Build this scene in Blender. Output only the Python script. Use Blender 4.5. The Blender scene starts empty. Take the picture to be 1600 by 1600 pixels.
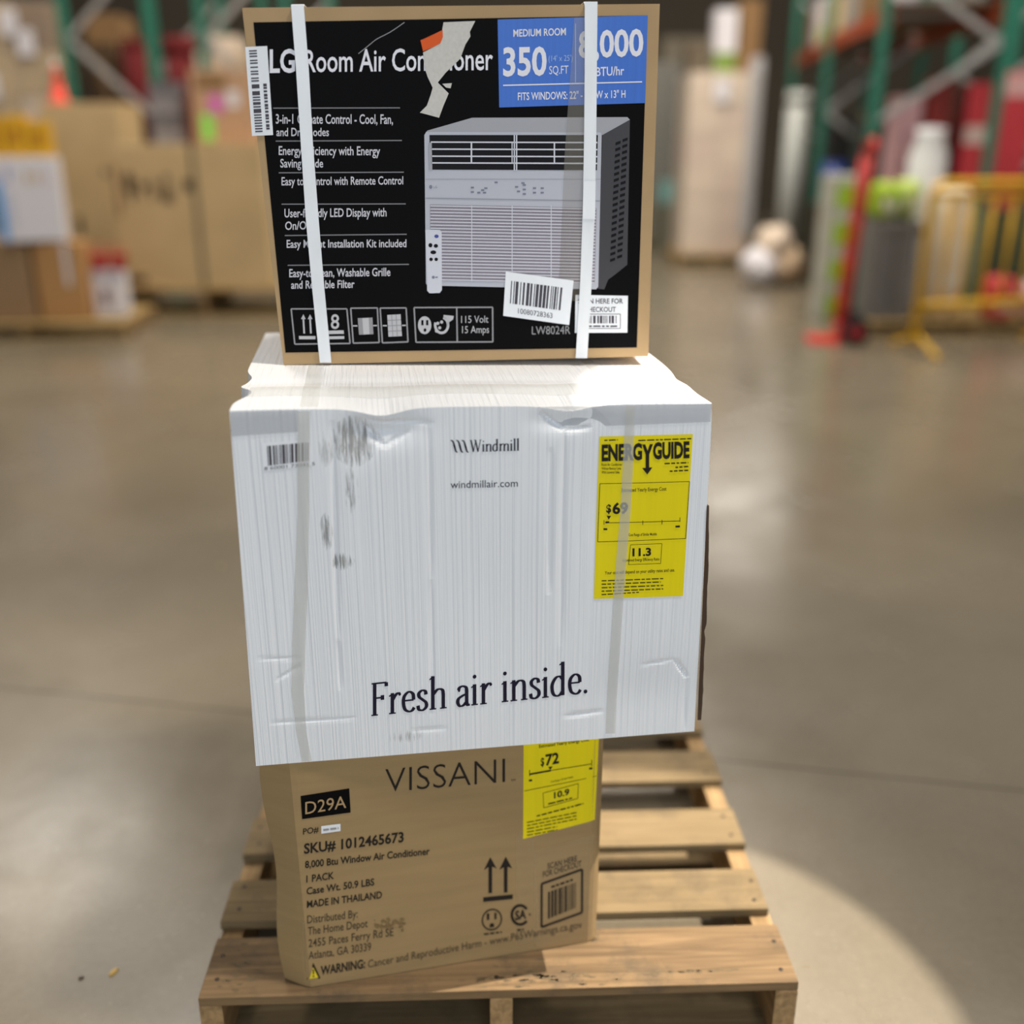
import bpy, bmesh, math, random
from mathutils import Vector, Matrix
from math import sin, cos, tan, radians, atan2, sqrt, pi
R = random.Random(7)
SC = bpy.context.scene
COL = SC.collection

# ------------------------------------------------------------------ camera
TH, FPX, CH = radians(20.0), 1590.0, 1.487
cd = bpy.data.cameras.new('camera'); cam = bpy.data.objects.new('camera', cd); COL.objects.link(cam)
cam.location = (0, 0, CH); cam.rotation_euler = (radians(90) - TH, 0, 0)
cd.sensor_width = 36.0; cd.lens = FPX / 1600 * 36.0; cd.clip_start = 0.05; cd.clip_end = 100
cd.dof.use_dof = True; cd.dof.focus_distance = 1.55
cd.dof.aperture_fstop = (cd.lens / 1000) / 0.034
SC.camera = cam

# ------------------------------------------------------------------ world, lamps, exposure
W = bpy.data.worlds.new('world'); SC.world = W; W.use_nodes = True
bg = W.node_tree.nodes['Background']; bg.inputs[0].default_value = (0.92, 0.96, 1.0, 1); bg.inputs[1].default_value = 0.20
SC.view_settings.view_transform = 'Standard'; SC.view_settings.look = 'None'
SC.view_settings.exposure = 0.0; SC.view_settings.gamma = 1.0; SC.view_settings.use_curve_mapping = False

def area(name, loc, target, sx, sy, power, color):
    l = bpy.data.lights.new(name, 'AREA'); l.shape = 'RECTANGLE'; l.size = sx; l.size_y = sy
    l.energy = power; l.color = color
    o = bpy.data.objects.new(name, l); COL.objects.link(o); o.location = loc
    o.rotation_euler = (Vector(target) - Vector(loc)).to_track_quat('-Z', 'Y').to_euler()
    return o
def spot(name, loc, target, ang, power, color, radius, blend):
    l = bpy.data.lights.new(name, 'SPOT'); l.energy = power; l.color = color; l.spot_size = 2 * ang
    l.spot_blend = blend; l.shadow_soft_size = radius
    o = bpy.data.objects.new(name, l); COL.objects.link(o); o.location = loc
    o.rotation_euler = (Vector(target) - Vector(loc)).to_track_quat('-Z', 'Y').to_euler()
    return o
WARM = (1.0, 0.92, 0.81); COOL = (0.80, 0.90, 1.0)
# narrow spot added beside the pallet: its cone edge shapes the bright floor patch
spot('floor_patch_spot', (3.7, 2.2, 7.0), (0.14, 1.36, 0), radians(4.5), 5200, WARM, 0.025, 0.01)
area('front_fill', (0.6, -4.6, 2.6), (0, 1.6, 0.9), 4.5, 2.4, 180, COOL)  # soft cool fill added behind the camera to brighten the carton fronts
spot('carton_top_spot', (2.5, 0.7, 7.8), (-1.25, 1.10, 0), radians(13.6), 1750, WARM, 0.35, 0.12)  # overhead spot added for the carton tops, cone cut to leave floor outside darker
area('high_bay_glare', (-7.0, 13.0, 9.0), (-5.0, 10.0, 0), 2.4, 1.6, 170, WARM)
area('high_bay_aisle', (1.6, 10.0, 8.5), (1.6, 9.5, 0), 1.2, 6.0, 760, WARM)
area('high_bay_racks', (-3.0, 7.0, 8.5), (-3.0, 8.5, 0.5), 1.2, 5.0, 480, WARM)
area('high_bay_far', (5.4, 23.0, 7.0), (2.0, 8.0, 0.0), 2.0, 1.2, 70, WARM)
area('high_bay_end', (5.0, 6.0, 8.0), (4.0, 8.5, 0.5), 1.2, 3.0, 240, WARM)

# ------------------------------------------------------------------ pixel rays
def ray(px, py):
    a = (px - 800) / FPX; b = (800 - py) / FPX
    return Vector((a, cos(TH) + b * sin(TH), b * cos(TH) - sin(TH)))
EYE = Vector((0, 0, CH))
def at_z(px, py, z):
    r = ray(px, py); return EYE + r * ((z - CH) / r.z)
def at_y(px, py, y):
    r = ray(px, py); return EYE + r * (y / r.y)

# ------------------------------------------------------------------ materials
def lin(c):
    return tuple((v / 255 / 12.92 if v / 255 <= 0.04045 else ((v / 255 + 0.055) / 1.055) ** 2.4) for v in c)
MATS = {}
def mat(name, rgb, rough=0.6, metal=0.0, var=0.0, scale=(20, 20, 20), bump=0.0, alpha=1.0, spec=0.4, detail=4.0):
    if name in MATS: return MATS[name]
    m = bpy.data.materials.new(name); m.use_nodes = True; nt = m.node_tree
    b = nt.nodes['Principled BSDF']; c = lin(rgb)
    b.inputs['Base Color'].default_value = (*c, 1); b.inputs['Roughness'].default_value = rough
    b.inputs['Metallic'].default_value = metal; b.inputs['Specular IOR Level'].default_value = spec
    b.inputs['Alpha'].default_value = alpha
    if var > 0 or bump > 0:
        tc = nt.nodes.new('ShaderNodeTexCoord'); mp = nt.nodes.new('ShaderNodeMapping'); mp.inputs['Scale'].default_value = scale
        n = nt.nodes.new('ShaderNodeTexNoise'); n.inputs['Scale'].default_value = 1.0; n.inputs['Detail'].default_value = detail
        nt.links.new(tc.outputs['Object'], mp.inputs[0]); nt.links.new(mp.outputs[0], n.inputs['Vector'])
        if var > 0:
            mr = nt.nodes.new('ShaderNodeMapRange'); mr.inputs['From Min'].default_value = 0.3; mr.inputs['From Max'].default_value = 0.7
            mr.inputs['To Min'].default_value = 1 - var; mr.inputs['To Max'].default_value = 1 + var
            nt.links.new(n.outputs['Fac'], mr.inputs['Value'])
            mx = nt.nodes.new('ShaderNodeVectorMath'); mx.operation = 'SCALE'; mx.inputs[0].default_value = c
            nt.links.new(mr.outputs[0], mx.inputs['Scale']); nt.links.new(mx.outputs[0], b.inputs['Base Color'])
        if bump > 0:
            bp = nt.nodes.new('ShaderNodeBump'); bp.inputs['Strength'].default_value = 1.0; bp.inputs['Distance'].default_value = bump
            nt.links.new(n.outputs['Fac'], bp.inputs['Height']); nt.links.new(bp.outputs[0], b.inputs['Normal'])
    MATS[name] = m; return m

def wood(name, rgb, dark, axis='x', stain=0.5):
    if name in MATS: return MATS[name]
    m = bpy.data.materials.new(name); m.use_nodes = True; nt = m.node_tree; b = nt.nodes['Principled BSDF']
    b.inputs['Roughness'].default_value = 0.75; b.inputs['Specular IOR Level'].default_value = 0.25
    tc = nt.nodes.new('ShaderNodeTexCoord')
    oi = nt.nodes.new('ShaderNodeObjectInfo')
    ad = nt.nodes.new('ShaderNodeVectorMath'); ad.operation = 'ADD'
    sc_ = nt.nodes.new('ShaderNodeVectorMath'); sc_.operation = 'SCALE'; sc_.inputs[0].default_value = (7, 13, 5)
    nt.links.new(oi.outputs['Random'], sc_.inputs['Scale']); nt.links.new(tc.outputs['Object'], ad.inputs[0]); nt.links.new(sc_.outputs[0], ad.inputs[1])
    mp = nt.nodes.new('ShaderNodeMapping'); mp.inputs['Scale'].default_value = (4, 70, 70) if axis == 'x' else (70, 4, 70)
    n = nt.nodes.new('ShaderNodeTexNoise'); n.inputs['Scale'].default_value = 1; n.inputs['Detail'].default_value = 5; n.inputs['Distortion'].default_value = 0.6
    nt.links.new(ad.outputs[0], mp.inputs[0]); nt.links.new(mp.outputs[0], n.inputs['Vector'])
    cr = nt.nodes.new('ShaderNodeValToRGB'); cr.color_ramp.elements[0].position = 0.30; cr.color_ramp.elements[1].position = 0.72
    cr.color_ramp.elements[0].color = (*lin(dark), 1); cr.color_ramp.elements[1].color = (*lin(rgb), 1)
    nt.links.new(n.outputs['Fac'], cr.inputs[0])
    n2 = nt.nodes.new('ShaderNodeTexNoise'); n2.inputs['Scale'].default_value = 10; n2.inputs['Detail'].default_value = 6; n2.inputs['Roughness'].default_value = 0.7
    nt.links.new(ad.outputs[0], n2.inputs['Vector'])
    r2 = nt.nodes.new('ShaderNodeMapRange'); r2.inputs['From Min'].default_value = 0.50; r2.inputs['From Max'].default_value = 0.72
    r2.inputs['To Min'].default_value = 0; r2.inputs['To Max'].default_value = stain
    nt.links.new(n2.outputs['Fac'], r2.inputs['Value'])
    mx = nt.nodes.new('ShaderNodeMixRGB'); mx.inputs['Color2'].default_value = (*lin((84, 73, 58)), 1)
    nt.links.new(r2.outputs[0], mx.inputs['Fac']); nt.links.new(cr.outputs[0], mx.inputs['Color1'])
    nt.links.new(mx.outputs[0], b.inputs['Base Color'])
    bp = nt.nodes.new('ShaderNodeBump'); bp.inputs['Distance'].default_value = 0.0008; nt.links.new(n.outputs['Fac'], bp.inputs['Height'])
    nt.links.new(bp.outputs[0], b.inputs['Normal'])
    MATS[name] = m; return m

KRAFT = mat('kraft_card', (158, 132, 92), 0.7, var=0.06, scale=(6, 6, 60), spec=0.25)
KRAFT2 = mat('kraft_card_plain', (178, 148, 108), 0.7, var=0.07, scale=(9, 9, 9), spec=0.25)
KRAFT_BG = mat('kraft_card_tan', (200, 172, 127), 0.7, var=0.08, scale=(3, 3, 3), spec=0.25)
KRAFT_DK = mat('kraft_card_brown', (140, 108, 72), 0.7, var=0.1, scale=(4, 4, 4), spec=0.25)
BLACK_INK = mat('black_ink', (11, 10, 11), 0.6, spec=0.06)
INK = mat('print_ink', (34, 29, 26), 0.6, spec=0.2)
INK_SOFT = mat('print_ink_soft', (70, 58, 44), 0.7, spec=0.2)
NAVY_INK = mat('navy_ink', (28, 24, 44), 0.6, spec=0.2)
WHITE_INK = mat('white_ink', (232, 230, 236), 0.5, spec=0.3)
GREY_INK = mat('grey_ink', (150, 148, 150), 0.5, spec=0.3)
BLUE_INK = mat('blue_ink', (44, 104, 200), 0.45, var=0.05, scale=(200, 1, 2), spec=0.4)
PAPER = mat('label_paper', (235, 237, 240), 0.5, spec=0.3)
YELLOW = mat('label_yellow', (236, 216, 10), 0.45, var=0.03, scale=(90, 1, 4), spec=0.3)
TORN = mat('torn_paper', (206, 202, 194), 0.9, var=0.05, scale=(200, 200, 200), spec=0.1)
ORANGE = mat('orange_label', (222, 92, 36), 0.6, spec=0.2)
STRAP = mat('white_strap', (232, 234, 236), 0.35, var=0.04, scale=(40, 40, 12), spec=0.5)
TAPE = mat('clear_tape', (214, 213, 206), 0.22, alpha=0.45, spec=0.6)
TAPE_TOP = mat('clear_gloss_tape', (236, 236, 230), 0.15, alpha=0.30, spec=0.6)
STEEL_GREEN = mat('green_rack_steel', (44, 120, 98), 0.5, spec=0.4)
STEEL_GREY = mat('galvanised_steel', (176, 174, 170), 0.45, metal=0.3)
STEEL_ORANGE = mat('orange_beam_steel', (158, 66, 30), 0.5)
BOARD = wood('pallet_board', (134, 114, 83), (108, 91, 63), 'x', 0.6)
BOARD_LEAD = wood('pallet_lead_board', (138, 112, 80), (100, 80, 56), 'x', 0.9)
STRINGER = wood('pallet_stringer', (172, 142, 100), (128, 102, 70), 'y', 0.4)

# white carton: vertical flutes, scuff stains of their own shape
def white_card():
    m = bpy.data.materials.new('white_card'); m.use_nodes = True; nt = m.node_tree; b = nt.nodes['Principled BSDF']
    b.inputs['Roughness'].default_value = 0.55; b.inputs['Specular IOR Level'].default_value = 0.35
    tc = nt.nodes.new('ShaderNodeTexCoord')
    def noise(scale, detail, rough=0.5):
        mp = nt.nodes.new('ShaderNodeMapping'); mp.inputs['Scale'].default_value = scale
        n = nt.nodes.new('ShaderNodeTexNoise'); n.inputs['Scale'].default_value = 1; n.inputs['Detail'].default_value = detail; n.inputs['Roughness'].default_value = rough
        nt.links.new(tc.outputs['Object'], mp.inputs[0]); nt.links.new(mp.outputs[0], n.inputs['Vector']); return n.outputs['Fac']
    flute = noise((230, 6, 1.2), 2)
    bp = nt.nodes.new('ShaderNodeBump'); bp.inputs['Distance'].default_value = 0.0026; nt.links.new(flute, bp.inputs['Height'])
    nt.links.new(bp.outputs[0], b.inputs['Normal'])
    sx = nt.nodes.new('ShaderNodeSeparateXYZ'); nt.links.new(tc.outputs['Object'], sx.inputs[0])
    def M(op, a, c=None):
        n = nt.nodes.new('ShaderNodeMath'); n.operation = op
        for i, v in enumerate((a, c)):
            if v is None: continue
            if isinstance(v, (int, float)): n.inputs[i].default_value = v
            else: nt.links.new(v, n.inputs[i])
        return n.outputs[0]
    streak = noise((260, 10, 22), 4, 0.7)
    tot = None
    for (x0, z0, rx, rz, thr, s) in WM_STAINS:
        ex = M('POWER', M('DIVIDE', M('SUBTRACT', sx.outputs[0], x0), rx), 2.0)
        ez = M('POWER', M('DIVIDE', M('SUBTRACT', sx.outputs[2], z0), rz), 2.0)
        f = M('SUBTRACT', 1.0, M('ADD', ex, ez)); f = M('MAXIMUM', f, 0.0)
        f = M('MULTIPLY', M('GREATER_THAN', f, 0.0), M('MULTIPLY', M('MAXIMUM', M('SUBTRACT', M('ADD', streak, M('MULTIPLY', f, 0.16)), thr), 0.0), s))
        f = M('MULTIPLY', f, M('LESS_THAN', sx.outputs[1], 0.02))
        tot = f if tot is None else M('MAXIMUM', tot, f)
    tot = M('MINIMUM', tot, 0.8)
    mx = nt.nodes.new('ShaderNodeMixRGB'); mx.inputs['Color1'].default_value = (*lin((236, 237, 239)), 1)
    mx.inputs['Color2'].default_value = (*lin((126, 124, 120)), 1); nt.links.new(tot, mx.inputs['Fac'])
    nt.links.new(mx.outputs[0], b.inputs['Base Color'])
    return m

# ------------------------------------------------------------------ mesh helpers
def link(name, me, parent=None):
    o = bpy.data.objects.new(name, me); COL.objects.link(o)
    if parent is not None: o.parent = parent
    return o
def obj(name, bm, m, parent=None, smooth=False):
    me = bpy.data.meshes.new(name); bm.to_mesh(me); bm.free()
    for mm in (m if isinstance(m, (list, tuple)) else [m]): me.materials.append(mm)
    if smooth:
        for p in me.polygons: p.use_smooth = True
    return link(name, me, parent)
def tag(o, label, cat, group=None, kind=None):
    if label: o['label'] = label
    if cat: o['category'] = cat
    if group: o['group'] = group
    if kind: o['kind'] = kind
    return o
def thing(name, label, cat, loc=(0, 0, 0), rz=0.0, group=None):
    o = bpy.data.objects.new(name, None); COL.objects.link(o); o.empty_display_size = 0.05
    o.location = loc; o.rotation_euler = (0, 0, rz)
    return tag(o, label, cat, group)
def add_box(bm, x0, x1, y0, y1, z0, z1, mi=0, M=None, bev=0.0):
    vs = [Vector((x, y, z)) for z in (z0, z1) for y in (y0, y1) for x in (x0, x1)]
    if M is not None: vs = [M @ v for v in vs]
    v = [bm.verts.new(p) for p in vs]
    fs = [bm.faces.new([v[i] for i in q]) for q in ((0, 2, 3, 1), (4, 5, 7, 6), (0, 1, 5, 4), (1, 3, 7, 5), (3, 2, 6, 7), (2, 0, 4, 6))]
    for f in fs: f.material_index = mi
    if bev > 0:
        es = list({e for f in fs for e in f.edges})
        r = bmesh.ops.bevel(bm, geom=es, offset=bev, segments=2, affect='EDGES', profile=0.6)
        for f in r['faces']: f.material_index = mi
def bar(bm, a, b, w, d=None, mi=0, up=(0, 0, 1)):
    a, b = Vector(a), Vector(b); d = d or w; t = (b - a); L = t.length; t.normalize()
    u = Vector(up); 
    if abs(t.dot(u)) > 0.95: u = Vector((0, 1, 0))
    s = t.cross(u).normalized(); u = s.cross(t).normalized()
    M = Matrix((( s.x, u.x, t.x, a.x), (s.y, u.y, t.y, a.y), (s.z, u.z, t.z, a.z), (0, 0, 0, 1)))
    add_box(bm, -w / 2, w / 2, -d / 2, d / 2, 0, L, mi, M)
def tube(bm, pts, r, n=10, mi=0, caps=True):
    pts = [Vector(p) for p in pts]; rings = []
    ref = Vector((0, 0, 1))
    for i, p in enumerate(pts):
        t = (pts[min(i + 1, len(pts) - 1)] - pts[max(i - 1, 0)]).normalized()
        if abs(t.dot(ref)) > 0.9: s = t.cross(Vector((0, 1, 0))).normalized()
        else: s = t.cross(ref).normalized()
        if rings and s.dot(prev) < 0: s = -s
        prev = s; u = t.cross(s)
        rr = r[i] if isinstance(r, (list, tuple)) else r
        rings.append([bm.verts.new(p + (s * cos(2 * pi * k / n) + u * sin(2 * pi * k / n)) * rr) for k in range(n)])
    for a, b in zip(rings, rings[1:]):
        for k in range(n): bm.faces.new((a[k], a[(k + 1) % n], b[(k + 1) % n], b[k])).material_index = mi
    if caps:
        bm.faces.new(rings[0][::-1]).material_index = mi; bm.faces.new(rings[-1]).material_index = mi
def lathe(bm, prof, n=24, c=(0, 0, 0), mi=0):
    c = Vector(c); rings = []
    for (r, z) in prof:
        rings.append([bm.verts.new(c + Vector((max(r, 1e-4) * cos(2 * pi * k / n), max(r, 1e-4) * sin(2 * pi * k / n), z))) for k in range(n)])
    for a, b in zip(rings, rings[1:]):
        for k in range(n): bm.faces.new((a[k], a[(k + 1) % n], b[(k + 1) % n], b[k])).material_index = mi
    bm.faces.new(rings[0][::-1]).material_index = mi; bm.faces.new(rings[-1]).material_index = mi
def BM(): return bmesh.new()

# ------------------------------------------------------------------ floor and walls
def floor_mat():
    m = bpy.data.materials.new('polished_concrete'); m.use_nodes = True; nt = m.node_tree; b = nt.nodes['Principled BSDF']
    tc = nt.nodes.new('ShaderNodeTexCoord')
    def noise(s, d, r=0.55, dist=0.0):
        n = nt.nodes.new('ShaderNodeTexNoise'); n.inputs['Scale'].default_value = s; n.inputs['Detail'].default_value = d
        n.inputs['Roughness'].default_value = r; n.inputs['Distortion'].default_value = dist
        nt.links.new(tc.outputs['Object'], n.inputs['Vector']); return n.outputs['Fac']
    def rng(v, a, c, d, e):
        r = nt.nodes.new('ShaderNodeMapRange'); r.inputs['From Min'].default_value = a; r.inputs['From Max'].default_value = c
        r.inputs['To Min'].default_value = d; r.inputs['To Max'].default_value = e; nt.links.new(v, r.inputs['Value']); return r.outputs[0]
    def M(op, a, c):
        n = nt.nodes.new('ShaderNodeMath'); n.operation = op
        for i, v in enumerate((a, c)):
            if isinstance(v, (int, float)): n.inputs[i].default_value = v
            else: nt.links.new(v, n.inputs[i])
        return n.outputs[0]
    big = rng(noise(0.9, 5, 0.6, 0.8), 0.3, 0.7, 0.86, 1.14); fine = rng(noise(60, 3), 0.3, 0.7, 0.95, 1.05)
    speck = rng(noise(28, 2, 0.5), 0.70, 0.76, 1.0, 1.18)
    k = M('MULTIPLY', M('MULTIPLY', big, fine), speck)
    # saw-cut joints: one line across, one along
    mp = nt.nodes.new('ShaderNodeMapping'); mp.inputs['Rotation'].default_value = (0, 0, radians(10.4)); nt.links.new(tc.outputs['Object'], mp.inputs[0])
    sx = nt.nodes.new('ShaderNodeSeparateXYZ'); nt.links.new(mp.outputs[0], sx.inputs[0])
    y0 = 2.6 * cos(radians(10.4)) - 1.485 * sin(radians(10.4))
    d1 = M('ABSOLUTE', M('SUBTRACT', sx.outputs[1], y0), 0)
    d2 = M('ABSOLUTE', M('SUBTRACT', sx.outputs[1], y0 + 4.2), 0)
    j = M('MINIMUM', d1, d2)
    k = M('MULTIPLY', k, rng(j, 0.0028, 0.0045, 0.45, 1.0))
    mx = nt.nodes.new('ShaderNodeVectorMath'); mx.operation = 'SCALE'; mx.inputs[0].default_value = lin((116, 106, 89)); nt.links.new(k, mx.inputs['Scale'])
    nt.links.new(mx.outputs[0], b.inputs['Base Color'])
    nt.links.new(rng(noise(2.2, 5, 0.6), 0.3, 0.7, 0.17, 0.30), b.inputs['Roughness'])
    b.inputs['Specular IOR Level'].default_value = 0.55
    bp = nt.nodes.new('ShaderNodeBump'); bp.inputs['Distance'].default_value = 0.0015; nt.links.new(noise(3.0, 3), bp.inputs['Height'])
    nt.links.new(bp.outputs[0], b.inputs['Normal'])
    return m
bm = BM(); add_box(bm, -14, 14, -6, 26, -0.2, 0)
tag(obj('floor', bm, floor_mat()), 'polished grey concrete warehouse floor with saw-cut joints', 'floor', kind='structure')
WALL = mat('warehouse_wall', (104, 94, 80), 0.8, var=0.08, scale=(1, 1, 1))
for nm, b6 in (('wall_back', (-14, 14, 26, 26.2, 0, 9)), ('wall_left', (-14.2, -14, -6, 26, 0, 9)), ('wall_right', (14, 14.2, -6, 26, 0, 9))):
    bm = BM(); add_box(bm, *b6); tag(obj(nm, bm, WALL), None, None, kind='structure')

# ------------------------------------------------------------------ pallets
def pallet(name, label, loc, rz, width, depth, boards, height=0.14, lead=BOARD_LEAD, rest=BOARD, bottoms=((0, .14), (.46, .58), (.78, .90), (1.08, 1.219)), group=None, nails=True, st_x=None):
    """width along x, boards along x; origin at the front-left foot"""
    t = thing(name, label, 'pallet', loc, rz, group)
    bt = 0.018; bb = 0.016
    for i, (a, b) in enumerate(boards):
        bm = BM(); dx0, dx1 = R.uniform(-.006, .006), R.uniform(-.006, .006)
        if i == 0: dx0 = dx1 = 0
        add_box(bm, dx0, width + dx1, a, b, height - bt, height, 0, None, 0.002)
        o = obj('deck_board', bm, lead if i == 0 else rest, t)
        if nails:
            nm_ = BM()
            for xs in (0.022, width / 2, width - 0.022):
                for yy in (a + (b - a) * .27 + R.uniform(-.01, .01), a + (b - a) * .75 + R.uniform(-.01, .01)):
                    lathe(nm_, [(0.0042, height - .002), (0.0042, height + .0006), (0.001, height + .0012)], 8, (xs + R.uniform(-.008, .008), yy, 0))
            obj('nail_heads', nm_, mat('nail_steel', (58, 50, 44), 0.5, metal=0.6), o)
    zb, zt = bb, height - bt
    for xs in (0.019, width / 2, width - 0.019):
        bm = BM(); w = 0.038
        # stringer side outline with two fork notches
        L = depth; nt_ = [(0, zb), (L * .12, zb)]
        for c in (L * .25, L * .75):
            nt_ += [(c - .115, zb), (c - .09, zb + .034), (c + .09, zb + .034), (c + .115, zb)]
        nt_ += [(L, zb), (L, zt), (0, zt)]
        a = [bm.verts.new((xs - w / 2, y, z)) for y, z in nt_]; b = [bm.verts.new((xs + w / 2, y, z)) for y, z in nt_]
        bm.faces.new(a[::-1]); bm.faces.new(b)
        for k in range(len(a)): bm.faces.new((a[k], a[(k + 1) % len(a)], b[(k + 1) % len(a)], b[k]))
        bmesh.ops.triangulate(bm, faces=[f for f in bm.faces if len(f.verts) > 4])
        bmesh.ops.recalc_face_normals(bm, faces=bm.faces)
        obj('stringer', bm, STRINGER, t)
    for a, b in bottoms:
        bm = BM(); add_box(bm, 0, width, a, b, 0, bb, 0, None, 0.002); obj('bottom_board', bm, rest, t)
    return t
PA = at_z(309, 1560, .14); PB = at_z(1251, 1541, .14)
MB_ = ((0, .137), (.177, .290), (.365, .483), (.585, .705), (.787, .900), (.985, 1.085), (1.10, 1.219))
mp_ = pallet('wooden_pallet', 'worn bare wood pallet under the stack of three air conditioner cartons', (PA.x, PA.y, 0), radians(2.0), (PB - PA).length, 1.219, MB_)
# worn dark patches on the lead board
def blot(par, cx, cy, rx, ry, n, seed, m, z):
    rr = random.Random(seed); bm = BM()
    for _ in range(n):
        x, y = cx + rr.gauss(0, rx), cy + rr.gauss(0, ry); s = rr.uniform(.0015, .005)
        if not 0.004 < y < .13: continue
        vs = [bm.verts.new((x + s * rr.uniform(.8, 2.6) * cos(k * pi / 4), y + s * rr.uniform(.3, .8) * sin(k * pi / 4), z)) for k in range(8)]
        bm.faces.new(vs)
    return obj('dark_scuff', bm, m, par)
SCUFF = mat('wood_scuff', (104, 88, 64), 0.8)
lead_board = [c for c in mp_.children if c.name.startswith('deck_board')][0]
blot(lead_board, .56, .022, .07, .010, 70, 3, SCUFF, .1404); blot(lead_board, .53, .06, .02, .02, 22, 4, SCUFF, .1404); blot(lead_board, .06, .07, .02, .03, 24, 5, SCUFF, .1404)
blot(lead_board, .80, .03, .10, .002, 26, 6, SCUFF, .1404); blot(lead_board, .68, .115, .012, .010, 12, 8, SCUFF, .1404)

# ------------------------------------------------------------------ carton faces
class Face:
    """front plane of a carton through O, turned phi about z; local x along the front, y into the carton, z up"""
    def __init__(s, O, phi):
        s.O = Vector(O); s.phi = phi; s.ex = Vector((cos(phi), sin(phi), 0)); s.ey = Vector((-sin(phi), cos(phi), 0)); s.disp = None
    def loc(s, px, py):
        r = ray(px, py); t = (s.O - EYE).dot(s.ey) / r.dot(s.ey); p = EYE + r * t - s.O
        return p.dot(s.ex), p.z
    def pt(s, px, py, eps):
        x, z = s.loc(px, py); d = s.disp(x, z) if s.disp else 0
        return Vector((x, d - eps, z))
def grid_quad(bm, F, q, eps, mi=0, nx=1, ny=1):
    """q: TL, TR, BR, BL in pixels"""
    rows = []
    for j in range(ny + 1):
        v = j / ny; row = []
        for i in range(nx + 1):
            u = i / nx
            a = (q[0][0] * (1 - u) + q[1][0] * u, q[0][1] * (1 - u) + q[1][1] * u); b = (q[3][0] * (1 - u) + q[2][0] * u, q[3][1] * (1 - u) + q[2][1] * u)
            row.append(bm.verts.new(F.pt(a[0] * (1 - v) + b[0] * v, a[1] * (1 - v) + b[1] * v, eps)))
        rows.append(row)
    for j in range(ny):
        for i in range(nx):
            bm.faces.new((rows[j + 1][i], rows[j + 1][i + 1], rows[j][i + 1], rows[j][i])).material_index = mi
def polyf(bm, F, pts, eps, mi=0):
    f = bm.faces.new([bm.verts.new(F.pt(x, y, eps)) for x, y in pts]); f.material_index = mi; return f
def lerp(q, u, v):
    a = (q[0][0] * (1 - u) + q[1][0] * u, q[0][1] * (1 - u) + q[1][1] * u); b = (q[3][0] * (1 - u) + q[2][0] * u, q[3][1] * (1 - u) + q[2][1] * u)
    return (a[0] * (1 - v) + b[0] * v, a[1] * (1 - v) + b[1] * v)
def sub(q, u0, u1, v0, v1): return [lerp(q, u0, v0), lerp(q, u1, v0), lerp(q, u1, v1), lerp(q, u0, v1)]
def line_px(bm, F, a, b, w, eps, mi=0):
    dx, dy = b[0] - a[0], b[1] - a[1]; L = sqrt(dx * dx + dy * dy); nx, ny = -dy / L * w / 2, dx / L * w / 2
    grid_quad(bm, F, [(a[0] - nx, a[1] - ny), (b[0] - nx, b[1] - ny), (b[0] + nx, b[1] + ny), (a[0] + nx, a[1] + ny)], eps, mi, max(1, int(L / 25)), 1)
def frame_px(bm, F, q, w, eps, mi=0):
    for i in range(4): line_px(bm, F, q[i], q[(i + 1) % 4], w, eps, mi)
def ring_px(bm, F, c, rx, ry, w, eps, mi=0, a0=0, a1=360, slope=0.0, n=28):
    pts = []
    for k in range(n + 1):
        t = radians(a0 + (a1 - a0) * k / n)
        for s in (1, 0):
            x = (rx - (0 if s else w)) * cos(t); y = -(ry - (0 if s else w)) * sin(t)
            pts.append(bm.verts.new(F.pt(c[0] + x, c[1] + y + slope * x, eps)))
    for k in range(n): bm.faces.new((pts[2 * k], pts[2 * k + 1], pts[2 * k + 3], pts[2 * k + 2])).material_index = mi
def disc_px(bm, F, c, rx, ry, eps, mi=0, slope=0.0, n=14):
    polyf(bm, F, [(c[0] + rx * cos(-2 * pi * k / n), c[1] + ry * sin(-2 * pi * k / n) + slope * rx * cos(-2 * pi * k / n)) for k in range(n)], eps, mi)
_FC = {}
def text_mesh(s, off=0.0, space=1.0):
    cu = bpy.data.curves.new('tmp', 'FONT'); cu.body = s; cu.size = 1; cu.resolution_u = 3; cu.offset = off; cu.space_character = space; cu.fill_mode = 'FRONT'
    o = bpy.data.objects.new('tmp', cu); COL.objects.link(o)
    dg = bpy.context.evaluated_depsgraph_get(); dg.update()
    me = bpy.data.meshes.new_from_object(o.evaluated_get(dg))
    v = [(p.co.x, p.co.y) for p in me.vertices]; f = [tuple(p.vertices) for p in me.polygons]
    bpy.data.objects.remove(o); bpy.data.curves.remove(cu); bpy.data.meshes.remove(me)
    return v, f
CAP = max(y for _, y in text_mesh('H')[0])
def text_px(bm, F, s, a, b, top, eps, mi=0, off=0.0, lean=None):
    """s along the pixel baseline a-b, capitals `top` pixels high"""
    v, f = text_mesh(s, off)
    x0 = min(x for x, _ in v); x1 = max(x for x, _ in v)
    lx = lean if lean is not None else 0.0
    vs = []
    for x, y in v:
        u = (x - x0) / (x1 - x0); h = y / CAP * top
        vs.append(bm.verts.new(F.pt(a[0] + (b[0] - a[0]) * u - lx * h, a[1] + (b[1] - a[1]) * u - h, eps)))
    for p in f:
        try: bm.faces.new([vs[i] for i in p]).material_index = mi
        except ValueError: pass
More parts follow.
